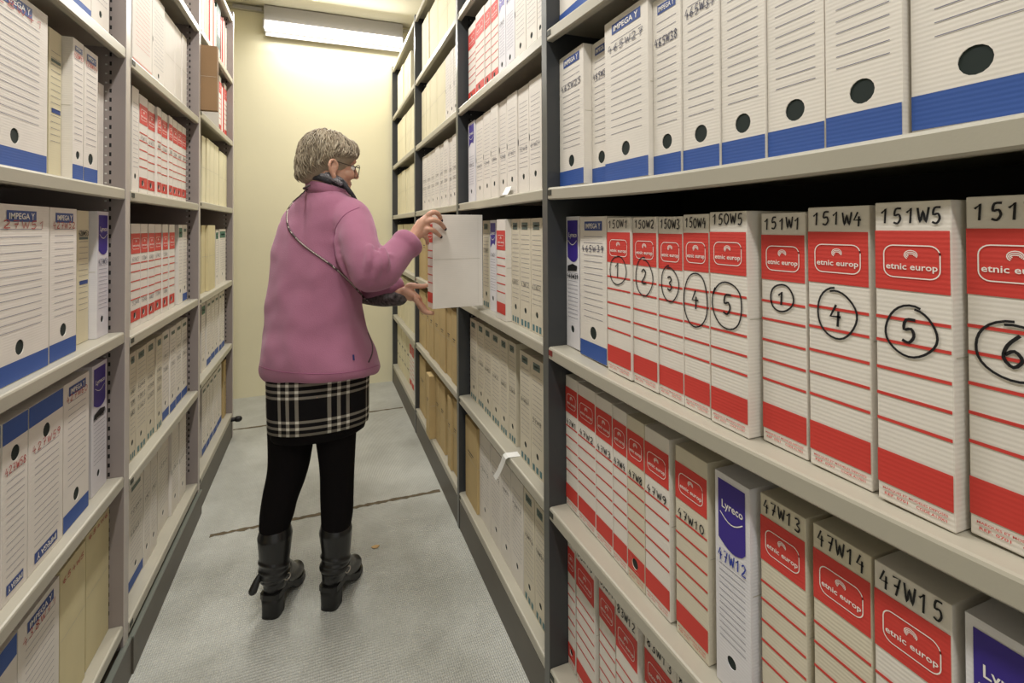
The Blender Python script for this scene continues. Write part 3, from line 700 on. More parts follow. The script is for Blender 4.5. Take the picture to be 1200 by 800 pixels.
place('L', RLB, 1, .564, XL, [(236, 240.5, 'green', dict())]+seq([242, 247, 251.6, 255.9, 259.8, 263], 'bluefoot'))
place('L', RLB, 0, .147, XL, seq([236.5, 241.5, 245.5, 249.5, 254, 259.5], 'bluefoot', h=.33)+[(262, 266, 'kraft', dict())])

# ---------------------------------------------------------------- small loose things
def paper_strip(name, pts, wv, label):
    m = MB(); L_ = []; 
    for p in pts: L_.append(Vector(p))
    wv = Vector(wv)
    for i in range(len(L_)-1): m.poly([L_[i]-wv, L_[i]+wv, L_[i+1]+wv, L_[i+1]-wv], 'paper')
    o = m.build(name); s_ = o.modifiers.new('thickness', 'SOLIDIFY'); s_.thickness = .0006
    return tag(o, label, 'paper slip')
y0 = Yof(597, XR, .55)
paper_strip('paper_slip', [(XR+.035, y0+.01, .5525), (XR-.004, y0+.012, .554), (XR-.010, y0+.018, .547), (XR-.010, y0+.04, .515), (XR-.012, y0+.075, .47), (XR-.014, y0+.10, .445)], (.0, .013, .0015), 'white paper slip hanging off a shelf edge beside grey-labelled boxes')
y1_ = Yof(588, XR, 1.36)
paper_strip('paper_slip', [(XR-.003, y1_, 1.351), (XR+.010, y1_, 1.3525), (XR+.022, y1_+.01, 1.368), (XR+.028, y1_+.012, 1.380)], (0, .026, 0), 'white paper scrap lying on shelf edge above the held box')
m = MB(); pp = atX; c = EYEV + ray(440, 641)*((0-EYE)/ray(440, 641).z)
rings = [[(c.x+.015*r_*math.cos(t)*(1+.2*math.sin(3*t)), c.y+.011*r_*math.sin(t), z_) for t in [2*PI*i/14 for i in range(14)]] for r_, z_ in ((.7, .0006), (1, .002), (.85, .0035), (.4, .0042))]
M['chip'] = mat('tan_card_chip', srgb(196, 160, 110), .8); m.loft(rings, 'chip'); tag(m.build('card_scrap', smooth=True), 'small tan scrap of card lying on the grey floor', 'scrap')

# ---------------------------------------------------------------- lamps
M['lamp_body'] = mat('lamp_body_enamel', srgb(170, 167, 165), .4)
lm = bpy.data.materials.new('lamp_diffuser'); lm.use_nodes = True; b_ = lm.node_tree.nodes['Principled BSDF']
b_.inputs['Base Color'].default_value = (1, 1, 1, 1); b_.inputs['Emission Color'].default_value = (1, .97, .9, 1); b_.inputs['Emission Strength'].default_value = 2.4
M['diffuser'] = lm
wl = empty('wall_light', (.1, YW, 2.80)); tag(wl, 'long fluorescent batten glowing high on the yellow end wall', 'light fixture')
m = MB(); m.box((-.51, -.075, -.005), (.51, -.001, .108), 'lamp_body', bev=.004); m.box((-.50, -.050, -.112), (.50, -.044, -.004), 'lamp_body'); m.build('housing', wl)  # thin back plate added below to cast a shade band on the wall
m = MB(); pr = [(-.080, -.005), (-.105, -.015), (-.11, -.05), (-.095, -.078), (-.055, -.078), (-.052, -.05), (-.052, -.005)]
m.loft([[(x, p[0], p[1]) for p in pr] for x in (-.50, .50)], 'diffuser'); m.build('diffuser', wl)
for x0_, x1_ in ((-.512, -.501), (.501, .512)): m = MB(); m.box((x0_, -.115, -.082), (x1_, -.001, -.0055), 'lamp_body', bev=.003); m.build('end_cap', wl)
area('wall_light_glow', (.1, YW-.125, 2.755), (math.radians(-55), 0, 0), .98, .05, LAMP_WALL)
area('wall_light_downlight', (.1, YW-.10, 2.718), (0, 0, 0), .98, .05, LAMP_WALL*.30)
m = MB(); m.box((-.62, YW-.035, 2.872), (-.425, YW-.0005, 2.90), 'lamp_body', bev=.004)
tag(m.build('cable_trunking'), 'short white cable trunking left of the wall batten', 'trunking')
for i, (ya, yb, lab) in enumerate([(2.55, 3.72, 'ceiling batten light over the far end of the aisle'), (.75, 1.95, 'ceiling batten light over the middle of the aisle'), (-1.2, 0, 'ceiling batten light over the near end of the aisle')]):
    r = empty('ceiling_light', (-.09, (ya+yb)/2, CEIL)); tag(r, lab, 'light fixture'); h_ = (yb-ya)/2
    m = MB(); m.box((-.055, -h_, -.065), (.055, h_, -.0005), 'lamp_body', bev=.004); m.build('housing', r)
    m = MB(); m.loft([[(.04*math.cos(t), yy, -.068-.028*math.sin(t)) for t in [PI*j/8 for j in range(9)]] for yy in (-h_+.02, h_-(.25 if i == 0 else .02))], 'diffuser'); m.build('diffuser', r)
    area('ceiling_light_glow', (-.09, (ya+yb)/2-(.12 if i == 0 else 0), CEIL-.105), (0, 0, PI/2), yb-ya-(.3 if i == 0 else .05), .09, LAMP_AISLE*(1 if i else .5))

# ================================================================ the person
M['skin'] = mat('skin', srgb(200, 154, 130), .5, noise=.05, nscale=30, bump=.15, bscale=120)
for n_ in ('skin',):
    b_ = M[n_].node_tree.nodes['Principled BSDF']; b_.inputs['Subsurface Weight'].default_value = .15; b_.inputs['Subsurface Radius'].default_value = (.012, .004, .002); b_.inputs['Subsurface Scale'].default_value = .5
def fleece():
    m = mat('pink_fleece', srgb(158, 102, 126), .95, noise=.06, nscale=9, bump=.5, bscale=420, spec=.15)
    b = m.node_tree.nodes['Principled BSDF']; b.inputs['Sheen Weight'].default_value = .35; b.inputs['Sheen Roughness'].default_value = .6
    b.inputs['Sheen Tint'].default_value = (1, .75, .88, 1); return m
M['fleece'] = fleece()
M['fleece_seam'] = mat('pink_seam', srgb(150, 88, 120), .9)
M['hair'] = mat('ash_grey_hair', srgb(142, 128, 106), .5, noise=.28, nscale=22, bump=.5, bscale=90, stretch=(1, 1, .35))
M['hair_light'] = mat('silver_hair', srgb(168, 155, 132), .5); M['hair_dark'] = mat('dark_ash_hair', srgb(116, 102, 82), .5)
M['scarf'] = mat('speckled_grey_scarf', srgb(120, 118, 122), .8, noise=.75, nscale=190, bump=.5, bscale=200)
M['scarf_dark'] = mat('black_speckled_scarf', srgb(42, 40, 44), .8, noise=.8, nscale=220, bump=.5, bscale=200)
M['knit'] = mat('charcoal_knit', srgb(84, 78, 78), .75, noise=.8, nscale=75, bump=.9, bscale=90)
M['tights'] = mat('black_tights', srgb(15, 12, 13), .9, spec=.12)
M['leather'] = mat('black_leather', srgb(20, 19, 19), .32, bump=.25, bscale=70, coat=.2)
M['sole'] = mat('boot_heel_black', srgb(20, 19, 18), .45)
M['metal'] = mat('strap_metal', srgb(200, 190, 180), .3, metal=.9)
M['strap'] = mat('strap_leather', srgb(70, 56, 56), .6)
M['nail'] = mat('dark_nail_polish', srgb(46, 36, 44), .25)
M['frame'] = mat('brown_glasses_frame', srgb(46, 38, 30), .3)
M['navy'] = mat('navy_label', srgb(30, 40, 96), .6)
gl = bpy.data.materials.new('lens_glass'); gl.use_nodes = True; g_ = gl.node_tree.nodes['Principled BSDF']
g_.inputs['Base Color'].default_value = (1, 1, 1, 1); g_.inputs['Roughness'].default_value = .02; g_.inputs['Transmission Weight'].default_value = 1; g_.inputs['IOR'].default_value = 1.02
M['lens'] = gl
def plaid():
    m = bpy.data.materials.new('black_white_plaid'); m.use_nodes = True; nt = m.node_tree; b = nt.nodes['Principled BSDF']; N = nt.nodes.new; L = nt.links.new
    uv = N('ShaderNodeUVMap'); sp = N('ShaderNodeSeparateXYZ'); L(uv.outputs[0], sp.inputs[0])
    def bands(sock, per, off, pos, wd):
        a = N('ShaderNodeMath'); a.operation = 'ADD'; a.inputs[1].default_value = off; L(sock, a.inputs[0])
        d = N('ShaderNodeMath'); d.operation = 'DIVIDE'; d.inputs[1].default_value = per; L(a.outputs[0], d.inputs[0])
        f = N('ShaderNodeMath'); f.operation = 'FRACT'; L(d.outputs[0], f.inputs[0])
        cr = N('ShaderNodeValToRGB'); cr.color_ramp.interpolation = 'CONSTANT'; e = cr.color_ramp.elements
        e[0].position = 0; e[0].color = (0, 0, 0, 1); e[1].position = pos[0]/per; e[1].color = (1, 1, 1, 1)
        for i, p in enumerate(pos):
            if i: q = e.new(p/per); q.color = (1, 1, 1, 1)
            q = e.new((p+wd)/per); q.color = (0, 0, 0, 1)
        L(f.outputs[0], cr.inputs[0]); return cr.outputs[0]
    u = bands(sp.outputs[0], .156, .041, (.0425, .0725, .1025), .0115)
    v = bands(sp.outputs[1], .1145, .0, (.056, .0755, .096), .0085)
    ad = N('ShaderNodeMath'); ad.operation = 'ADD'; L(u, ad.inputs[0]); L(v, ad.inputs[1])
    hf = N('ShaderNodeMath'); hf.operation = 'MULTIPLY'; hf.inputs[1].default_value = .5; L(ad.outputs[0], hf.inputs[0])
    cr = N('ShaderNodeValToRGB'); e = cr.color_ramp.elements; e[0].color = srgb(20, 18, 20); e[1].color = srgb(214, 210, 198); q = e.new(.5); q.color = srgb(128, 122, 112)
    L(hf.outputs[0], cr.inputs[0])
    L(cr.outputs[0], b.inputs['Base Color']); b.inputs['Roughness'].default_value = .9; b.inputs['Specular IOR Level'].default_value = .15
    return m
M['plaid'] = plaid()
person = empty('person', (-.03, 1.80, 0))
tag(person, 'person in pink fleece and plaid skirt drawing a box from the shelf', 'person')
PB = Vector((-.03, 1.80, 0))
def W(px, py, Y): return atY(px, py, Y)
def wl4(px, py, Y, r): p = W(px, py, Y); return (p.x, p.y, p.z, r)
def pbuild(m, name, parent=None, smooth=True, voxel=None, it=4):
    m.v = [(v[0]-PB.x, v[1]-PB.y, v[2]-PB.z) for v in m.v]
    o = m.build(name, parent or person, smooth)
    if voxel: fuse(o, voxel, it)
    return o
# ---- head frame: +y face, +z up
HC = W(385, 189, 1.80)
HM = Matrix.Translation(HC) @ Matrix.Rotation(math.radians(-70), 4, 'Z') @ Matrix.Rotation(math.radians(-9), 4, 'X')
def H(x, y, z): return HM @ Vector((x, y, z))
HR = HM.to_3x3()
bd = MB(); K = 'skin'
ellipsoid(bd, H(0, -.008, .010), (.071, .091, .088), K, HR)
ellipsoid(bd, H(0, .032, -.035), (.056, .052, .068), K, HR)
ellipsoid(bd, H(0, .052, -.078), (.034, .036, .026), K, HR)      # jaw
ellipsoid(bd, H(0, .078, -.090), (.016, .014, .015), K, HR)      # chin
for sx in (-1, 1):
    ellipsoid(bd, H(sx*.036, .058, -.035), (.024, .024, .022), K, HR)   # cheek
    ellipsoid(bd, H(sx*.030, .066, .012), (.026, .016, .012), K, HR)    # brow
    ellipsoid(bd, H(sx*.068, -.004, -.030), (.008, .014, .027), K, HR)
    e_ = [(sx*.076, -.010, -.006), (sx*.079, -.020, -.010), (sx*.081, -.024, -.026), (sx*.078, -.016, -.044), (sx*.072, -.002, -.060)]
    limb(bd, [tuple(H(*q))+(.0052,) for q in e_] , K, n=10)
    limb(bd, [tuple(H(sx*.076, -.008, -.006))+(.0048,), tuple(H(sx*.074, .004, -.016))+(.0045,), tuple(H(sx*.070, .006, -.03))+(.0045,)], K, n=10)
    ellipsoid(bd, H(sx*.071, .000, -.058), (.006, .008, .011), K, HR)
limb(bd, [tuple(H(0, .082, .008))+(.007,), tuple(H(0, .094, -.012))+(.0085,), tuple(H(0, .104, -.030))+(.0105,)], K, n=12)
for sx in (-1, 1): ellipsoid(bd, H(sx*.010, .094, -.034), (.008, .010, .007), K, HR)
limb(bd, [tuple(H(-.020, .074, -.061))+(.005,), tuple(H(0, .085, -.058))+(.006,), tuple(H(.020, .074, -.061))+(.005,)], K, n=10)
limb(bd, [tuple(H(-.018, .074, -.070))+(.005,), tuple(H(0, .084, -.069))+(.0065,), tuple(H(.018, .074, -.070))+(.005,)], K, n=10)
# neck, trunk
nb = W(384, 236, 1.80)
limb(bd, [tuple(H(0, -.02, -.04))+(.055,), tuple(nb)+(.056,), tuple(W(382, 262, 1.82))+(.085,)], K, n=20)
limb(bd, [wl4(380, 262, 1.82, .085), wl4(376, 330, 1.82, .12), wl4(374, 400, 1.80, .125), wl4(372, 450, 1.80, .135)], K, n=20)
RS, RE, RW = W(412, 256, 1.715), W(434, 322, 1.575), W(482, 281, 1.655)
LS, LE, LW_ = W(350, 256, 1.93), W(398, 340, 1.985), W(470, 343, 1.745)
limb(bd, [tuple(W(384, 262, 1.80))+(.06,), tuple(RS)+(.042,), tuple((RS+RE)/2)+(.036,), tuple(RE)+(.032,), tuple((RE*.5+RW*.5))+(.030,), tuple(RW)+(.021,)], K)
limb(bd, [tuple(W(380, 262, 1.84))+(.06,), tuple(LS)+(.042,), tuple((LS+LE)/2)+(.036,), tuple(LE)+(.032,), tuple((LE+LW_)/2)+(.028,), tuple(LW_)+(.020,)], K)
# legs
LEGL = [(343, 470, 1.82, .078), (339, 540, 1.81, .062), (329, 580, 1.80, .052), (325, 600, 1.80, .049), (322, 630, 1.80, .046), (321, 655, 1.80, .034), (321, 668, 1.80, .026)]
LEGR = [(392, 470, 1.78, .074), (395, 540, 1.775, .054), (395, 580, 1.775, .050), (395, 600, 1.77, .048), (394, 630, 1.77, .046), (393, 655, 1.768, .034), (393, 668, 1.768, .026)]
for LG in (LEGL, LEGR): limb(bd, [wl4(a, b, c, r*.88) for a, b, c, r in LG], K, n=18)
# ---- right hand (palm over the top of the spine, fingers on the near side of the box)
def f3(*q): return [wl4(a, b, c, r) for a, b, c, r in q]
def finger(q, n=10): limb(bd, f3(*q), K, n=n, sub=4)
limb(bd, f3((480, 283, 1.658, .021), (486, 276, 1.662, .021), (491, 268, 1.665, .022)), K, n=14)
limb(bd, f3((487, 275, 1.662, .019), (494, 262, 1.660, .017), (499, 256, 1.660, .0135)), K, n=14)
limb(bd, f3((487, 277, 1.668, .018), (494, 268, 1.664, .016), (500, 264, 1.662, .013)), K, n=14)
limb(bd, f3((486, 279, 1.662, .016), (493, 273, 1.660, .014), (499, 271, 1.658, .012)), K, n=14)
finger([(498, 256, 1.660, .0095), (505, 249.5, 1.652, .0095), (511, 249, 1.655, .0088), (515, 253, 1.670, .008), (517.0, 258, 1.684, .0072)])
finger([(499, 261, 1.656, .0095), (507, 257.5, 1.644, .0095), (513.5, 259.5, 1.650, .0088), (518, 263.5, 1.668, .008), (521.5, 268, 1.684, .0070)])
finger([(497, 269, 1.656, .0092), (504, 268.5, 1.646, .0090), (510, 271.5, 1.655, .0084), (513, 274, 1.670, .0078), (516.5, 277, 1.684, .0068)])
finger([(493, 274, 1.662, .0088), (498, 277, 1.662, .0082), (500.5, 281, 1.680, .0075), (500.8, 285, 1.700, .0068)])
finger([(488, 270, 1.680, .012), (491, 261, 1.715, .0115), (495.5, 259, 1.758, .0098), (502, 262, 1.774, .0088), (508, 266, 1.776, .008)])   # thumb goes round behind the spine
# ---- left hand (palm up below, thumb on the spine)
limb(bd, f3((468, 343, 1.748, .020), (475, 343, 1.745, .021), (482, 346, 1.742, .021)), K, n=14)
limb(bd, f3((474, 341, 1.735, .016), (484, 345, 1.722, .013), (490, 349, 1.716, .011)), K, n=12)
limb(bd, f3((475, 344, 1.752, .017), (485, 349, 1.760, .013), (491, 352, 1.765, .011)), K, n=12)
limb(bd, f3((475, 343, 1.745, .017), (485, 348, 1.742, .014), (491, 351, 1.742, .012)), K, n=12)
finger([(478, 336, 1.735, .0125), (482, 334.5, 1.730, .0115), (488, 335, 1.720, .0098), (493.5, 335.5, 1.716, .009), (499.5, 334.5, 1.715, .0078)])
for i, (yb, yt, dx) in enumerate([(1.700, 1.694, 0), (1.721, 1.716, 2), (1.742, 1.738, 1), (1.760, 1.757, -1.5)]):
    finger([(487, 350+i*.3, yb, .0095), (492.5+dx, 357, (yb*2+yt)/3, .0088), (498+dx, 364.5+i*.2, (yb+2*yt)/3, .0082), (505+dx, 367.0, yt, .0072)])
body = pbuild(bd, 'body', voxel=.0032, it=3)
def nail(px, py, Y, s_=.0052):
    m = MB(); ellipsoid(m, W(px, py, Y), (s_, .0022, s_*1.15), 'nail', nu=12, nv=6); pbuild(m, 'fingernail', body)
nail(517.6, 258.4, 1.6767); nail(522, 268.3, 1.677); nail(517, 277.5, 1.6775)
# ---- eyes, brows, lips
m = MB()
for sx in (-1, 1): ellipsoid(m, H(sx*.030, .071, -.010), (.0115, .0115, .0115), 'print_white', HR, 14, 8)
o = pbuild(m, 'eyes', body)
m = MB(); limb(m, [tuple(H(-.017, .080, -.0645))+(.0028,), tuple(H(0, .0905, -.0635))+(.0036,), tuple(H(.017, .080, -.0645))+(.0028,)], 'lips', n=8) if 'lips' in M else None
M['lips'] = mat('lips', srgb(172, 112, 100), .45)
m = MB(); limb(m, [tuple(H(-.017, .078, -.0645))+(.0028,), tuple(H(0, .0885, -.0635))+(.0036,), tuple(H(.017, .078, -.0645))+(.0028,)], 'lips', n=8); pbuild(m, 'lips', body)
# ---- hair: a layered cap with swept locks
hm = MB(); rnd = random.Random(5)
ellipsoid(hm, H(0, -.010, .016), (.076, .090, .087), 'hair', HR, 36, 22)
ellipsoid(hm, H(0, -.046, -.018), (.064, .055, .066), 'hair', HR, 24, 14)
ellipsoid(hm, H(0, .044, .046), (.060, .048, .042), 'hair', HR, 24, 14)
ellipsoid(hm, H(0, -.062, -.056), (.046, .034, .036), 'hair', HR, 20, 12)
for sx in (-1, 1): ellipsoid(hm, H(sx*.046, .022, .024), (.029, .050, .034), 'hair', HR, 20, 12)
hair = pbuild(hm, 'hair', voxel=.0035, it=5)
inv = HM.inverted()
bvh = BVHTree.FromObject(hair, bpy.context.evaluated_depsgraph_get())
def on_hair(x, y, z, off):
    """push a head-frame direction out onto the hair surface"""
    p = H(x, y, z)-PB; c = H(0, -.012, .0)-PB; d = (p-c).normalized(); h_ = bvh.ray_cast(c+d*.25, -d)
    return (h_[0]+d*off+PB) if h_[0] else p+PB
lk = MB()
for i in range(1500):
    # start around the crown, sweep down and outwards following gravity and side parting
    a = rnd.uniform(0, 2*PI); t0 = rnd.uniform(.1, 1.35) if i % 2 else rnd.uniform(1.1, 2.2)
    tl = rnd.uniform(.35, .75)
    back = -math.sin(a)      # -y is the back of the head
    tmax = 1.5 + .98*max(0, back) - .12*max(0, -back)
    t1 = min(t0+tl, tmax)
    if t1-t0 < .2: continue
    sw = rnd.uniform(-.35, .35) + .35*math.copysign(1, math.cos(a))*(-1 if math.sin(a) > 0 else 1)*.6
    pts = []; wd = rnd.uniform(.0009, .0020)
    for j in range(6):
        u = j/5; t = t0+(t1-t0)*u; aa = a+sw*u*u*.6
        off = .0015+.005*math.sin(PI*u)*rnd.uniform(.5, 1.2)+(.003 if j == 5 else 0)
        p = on_hair(math.sin(t)*math.cos(aa), math.sin(t)*math.sin(aa)-.0, math.cos(t), off)
        pts.append((p.x, p.y, p.z, max(wd*math.sin(PI*(u*.85+.12)), .0005)))
    limb(lk, pts, rnd.choice(['hair', 'hair', 'hair_light', 'hair_dark']), n=5, sub=2, caps=1)
pbuild(lk, 'hair_locks', hair)
# ---- glasses
gm = MB()
for sx in (-1, 1):
    pr = rounded(sx*.031, -.018, .025, .021, .015, 4)
    pts = [tuple(H(x, .093-.004*abs(x)/.05, z))+(.0014,) for x, z in pr]; pts.append(pts[0])
    limb(gm, pts, 'frame', n=8, sub=1, smoothpath=False)
    limb(gm, [tuple(H(sx*.056, .089, -.008))+(.0016,), tuple(H(sx*.072, .040, -.010))+(.0014,), tuple(H(sx*.077, -.006, -.008))+(.0014,)], 'frame', n=8)
limb(gm, [tuple(H(-.007, .0935, -.014))+(.0014,), tuple(H(0, .098, -.011))+(.0014,), tuple(H(.007, .0935, -.014))+(.0014,)], 'frame', n=8)
glasses = pbuild(gm, 'glasses')
for sx in (-1, 1):
    m = MB(); pr = rounded(sx*.031, -.018, .024, .020, .014, 4)
    m.loft([[H(x, yy-.004*abs(x)/.05, z) for x, z in pr] for yy in (.0922, .0934)], 'lens'); pbuild(m, 'lens', glasses, smooth=False)
# ---- jacket
jk = MB(); BY = math.radians(-42)
TOR = [(222, 358, 402, .80, 1.805), (232, 347, 415, .74, 1.805), (243, 337, 422, .70, 1.81), (260, 327, 428, .66, 1.815), (285, 319, 428, .66, 1.815), (310, 314, 424, .70, 1.81), (340, 310.5, 423, .74, 1.805),
       (365, 308, 425, .78, 1.80), (385, 306, 429, .80, 1.80), (405, 303, 436, .82, 1.795), (425, 301.5, 443, .82, 1.79), (434, 304, 445.5, .82, 1.79), (439, 308, 443, .8, 1.79)]
rings = []
for j, (py, xl_, xr_, rt, Yc) in enumerate(TOR):
    a = W(xl_, py, Yc); b = W(xr_, py, Yc); c = (a+b)/2; hw_ = (b.x-a.x)/2
    s_ = hw_/math.sqrt((math.cos(BY)**2+(rt*math.sin(BY))**2)); ring = []
    for i in range(64):
        t = 2*PI*i/64; ct, st_ = math.cos(t), math.sin(t)
        ex = 2/2.25; x = math.copysign(abs(ct)**ex, ct)*s_; y = math.copysign(abs(st_)**ex, st_)*s_*rt
        w_ = 1 + .012*math.sin(5*t+j*.35)*min(1, j/6) + .008*math.sin(9*t-j*.5)*min(1, j/6)
        x *= w_; y *= w_
        ring.append(Vector((c.x+x*math.cos(BY)-y*math.sin(BY), c.y+x*math.sin(BY)+y*math.cos(BY), c.z)))
    # normalise so the outline keeps the intended width
    mx = max(p.x for p in ring); mn = min(p.x for p in ring)
    for p in ring: p.x = a.x+(p.x-mn)/(mx-mn)*(b.x-a.x); p.z += (Yc-p.y)*.13*max(0, (py-340)/100)
    rings.append(ring)
fine = []
for i in range(64):
    fine.append(cat_rom([tuple(r[i]) for r in rings], 5))
rr = [[fine[i][k_] for i in range(64)] for k_ in range(len(fine[0]))]
jk.loft(rr[::-1], 'fleece')
# shoulders and sleeves
limb(jk, [tuple(W(384, 246, 1.80))+(.062,), tuple(W(404, 252, 1.75))+(.064,), tuple(W(414, 262, 1.70))+(.066,), tuple(W(420, 282, 1.645))+(.062,), tuple(W(427, 303, 1.60))+(.059,),
          tuple(W(434, 321, 1.578))+(.058,)], 'fleece', n=26)
limb(jk, [tuple(W(431, 316, 1.585))+(.055,), tuple(W(437, 321, 1.58))+(.058,), tuple(W(447, 317, 1.592))+(.056,), tuple(W(458, 306, 1.612))+(.052,), tuple(W(467, 296, 1.632))+(.049,), tuple(W(475, 288, 1.645))+(.046,)], 'fleece', n=26)
limb(jk, [tuple(W(382, 248, 1.82))+(.06,), tuple(W(356, 258, 1.90))+(.066,), tuple(W(352, 275, 1.94))+(.062,), tuple(W(368, 310, 1.97))+(.058,), tuple(W(396, 335, 1.975))+(.055,), tuple(W(425, 337, 1.90))+(.05,), tuple(W(446, 336, 1.825))+(.043,), tuple(W(462, 335, 1.768))+(.036,)], 'fleece', n=24)
# wrinkles at the inner elbow and under the arm, as raised folds
for q in ([(441, 298, 1.540, .010), (443, 312, 1.524, .013), (440, 326, 1.524, .008)], [(449, 292, 1.556, .010), (452, 306, 1.536, .013), (449, 322, 1.536, .008)], [(433, 290, 1.552, .009), (432, 306, 1.530, .012), (428, 326, 1.53, .008)],
          [(398, 258, 1.665, .006), (394, 285, 1.650, .012), (402, 312, 1.632, .011), (414, 330, 1.62, .007)], [(456, 298, 1.562, .006), (462, 303, 1.566, .008), (462, 312, 1.57, .005)]):
    limb(jk, f3(*q), 'fleece', n=10)
# rolled cuff and hem roll
def torus(mb, c, ax, R1, r2, k, n=28, mm=10, squash=1):
    ax = ax.normalized(); x = ax.orthogonal().normalized(); y = ax.cross(x); rings = []
    for i in range(n):
        t = 2*PI*i/n; d = x*math.cos(t)+y*math.sin(t)
        rings.append([c+d*(R1+r2*math.cos(2*PI*j/mm))+ax*(r2*squash*math.sin(2*PI*j/mm)) for j in range(mm)])
    n0 = len(mb.v); i0 = mb.mi(k)
    for r in rings: mb.v += [tuple(p) for p in r]
    for i in range(n):
        for j in range(mm):
            mb.f.append((n0+i*mm+j, n0+i*mm+(j+1) % mm, n0+((i+1) % n)*mm+(j+1) % mm, n0+((i+1) % n)*mm+j)); mb.m.append(i0)
ax = (W(485, 279, 1.655)-W(462, 302, 1.62))
torus(jk, W(477.5, 285.5, 1.648), ax, .040, .014, 'fleece', squash=1.6)
torus(jk, W(463, 335, 1.765), W(470, 336, 1.745)-W(455, 335, 1.79), .028, .010, 'fleece', squash=1.4)
# standing collar
cl = MB(); 
for dz, R_, k in ((0, 1, 'fleece'),):
    ring_c = W(381, 222, 1.80)
jacket = pbuild(jk, 'jacket', voxel=.0055, it=5)
dtx = bpy.data.textures.new('cloth_folds', 'CLOUDS'); dtx.noise_scale = .11; dtx.noise_depth = 1
dm = jacket.modifiers.new('folds', 'DISPLACE'); dm.texture = dtx; dm.strength = .016; dm.mid_level = .5
jb = BVHTree.FromObject(jacket, bpy.context.evaluated_depsgraph_get())
def on_jacket(px, py, off=.003):
    for q in range(14):
        d = ray(px+q*.8, py).normalized(); h_ = jb.ray_cast(EYEV-PB, d)
        if h_[0]: break
    return (h_[0]-d*off+PB) if h_[0] else W(px, py, 1.7)
cm = MB()
A_ = [(357, 224), (362, 217), (372, 214), (384, 217), (396, 223), (407, 231), (414, 240)]
lower = MB()
colp = []
cc = W(384, 224, 1.80)
for i in range(41):
    t = 2*PI*i/40; p = Vector((cc.x+.068*math.cos(t), cc.y+.066*math.sin(t), cc.z+.004-.26*(.068*math.cos(t))-.05*(.06*math.sin(t)))); colp.append(p)
inner = [[p+Vector((0, 0, -.030)), p+Vector((0, 0, -.01))+(p-cc)*.04, p+Vector((0, 0, .008))+(p-cc)*.06, p+Vector((0, 0, .013))-(p-cc)*.0, p+Vector((0, 0, .006))-(p-cc)*.10, p+Vector((0, 0, -.02))-(p-cc)*.12] for p in colp]
cm.loft(inner, 'fleece', cap=False); pbuild(cm, 'collar', jacket)
# seams, zip pocket, label
def seamline(pts, name, k, r=.0022, off=.001):
    m = MB(); P_ = [on_jacket(x, y, off) for x, y in cat_rom(pts, 6)]
    limb(m, [tuple(p)+(r,) for p in P_], k, n=6, sub=1, smoothpath=False); return pbuild(m, name, jacket)
seamline([(421, 243), (409, 248), (400, 256), (393, 268), (391, 285), (393, 300), (396, 310)], 'sleeve_seam', 'fleece_seam', .0016, 0)
seamline([(431, 390), (436, 403), (436, 414), (432, 424)], 'pocket_zip', 'strap', .0022)
seamline([(303.5, 429), (330, 435.5), (370, 438), (400, 437), (425, 433), (443.5, 428)], 'hem_seam', 'fleece_seam', .0012, 0)
m = MB(); P_ = [on_jacket(x, y, .002) for x, y in ((413, 415.5), (415, 415.5), (415.6, 422), (413.6, 422))]; m.poly(P_, 'navy'); o = pbuild(m, 'sewn_label', jacket, False)
sm_ = o.modifiers.new('t', 'SOLIDIFY'); sm_.thickness = .001
# ---- scarf
sc = MB()
for i, (k, dz, R_, r_) in enumerate([('scarf_dark', .016, .055, .010), ('scarf', .031, .053, .011), ('scarf_dark', .022, .060, .007)]):
    rr_ = []
    for t_ in range(33):
        t = 2*PI*t_/32; p = cc+Vector((R_*math.cos(t)+.004, R_*math.sin(t), dz+.019-.50*(R_*math.cos(t)))); rr_.append(tuple(p)+(r_*(1+.15*math.sin(5*t)),))
    limb(sc, rr_, k, n=10, sub=1, smoothpath=False)
limb(sc, [tuple(W(401, 213, 1.745))+(.007,), tuple(W(408, 222, 1.735))+(.008,), tuple(W(415, 231, 1.735))+(.006,), tuple(W(419, 238, 1.735))+(.004,)], 'scarf_dark', n=10)
limb(sc, f3((359.5, 209, 1.775, .007), (367, 208, 1.752, .009), (377, 209.5, 1.739, .009), (387, 213, 1.735, .008)), 'scarf_dark', n=10)
limb(sc, f3((371, 205, 1.750, .007), (381, 206, 1.738, .0085), (391, 210, 1.735, .009), (399, 215, 1.738, .008)), 'scarf', n=10)
pbuild(sc, 'scarf')
# ---- charcoal cardigan sleeve showing below the left cuff
cg = MB(); limb(cg, f3((424, 343, 1.905, .038), (436, 346, 1.865, .036), (450, 348.5, 1.812, .033), (462, 348, 1.772, .031), (468, 348, 1.752, .030)), 'knit', n=20)
o = pbuild(cg, 'cardigan_sleeve', voxel=.004, it=4)
# ---- strap across the back
SP = [(362.5, 217), (351, 224), (343, 233), (338, 240), (336.5, 252), (337, 262), (341, 272), (352, 284), (366, 295), (382, 306), (396, 317), (409, 329), (419, 340), (426, 348), (431, 354)]
m = MB(); pts = [on_jacket(x, y, .002) for x, y in cat_rom(SP, 5)]
limb(m, [tuple(p)+(.0034,) for p in pts], 'strap', n=8, sub=1, smoothpath=False); st = pbuild(m, 'bag_strap')
m = MB()
for i in range(14, len(pts)-2):
    for u in (0, .5):
        p = pts[i]*(1-u)+pts[i+1]*u - ray(370, 290).normalized()*.0022
        if 14 <= i <= 24 or 34 <= i <= 44 or 50 <= i <= 58 or i % 3 == 0: ellipsoid(m, p, (.0026, .0026, .0026), 'metal', nu=8, nv=5)
pbuild(m, 'chain_links', st)
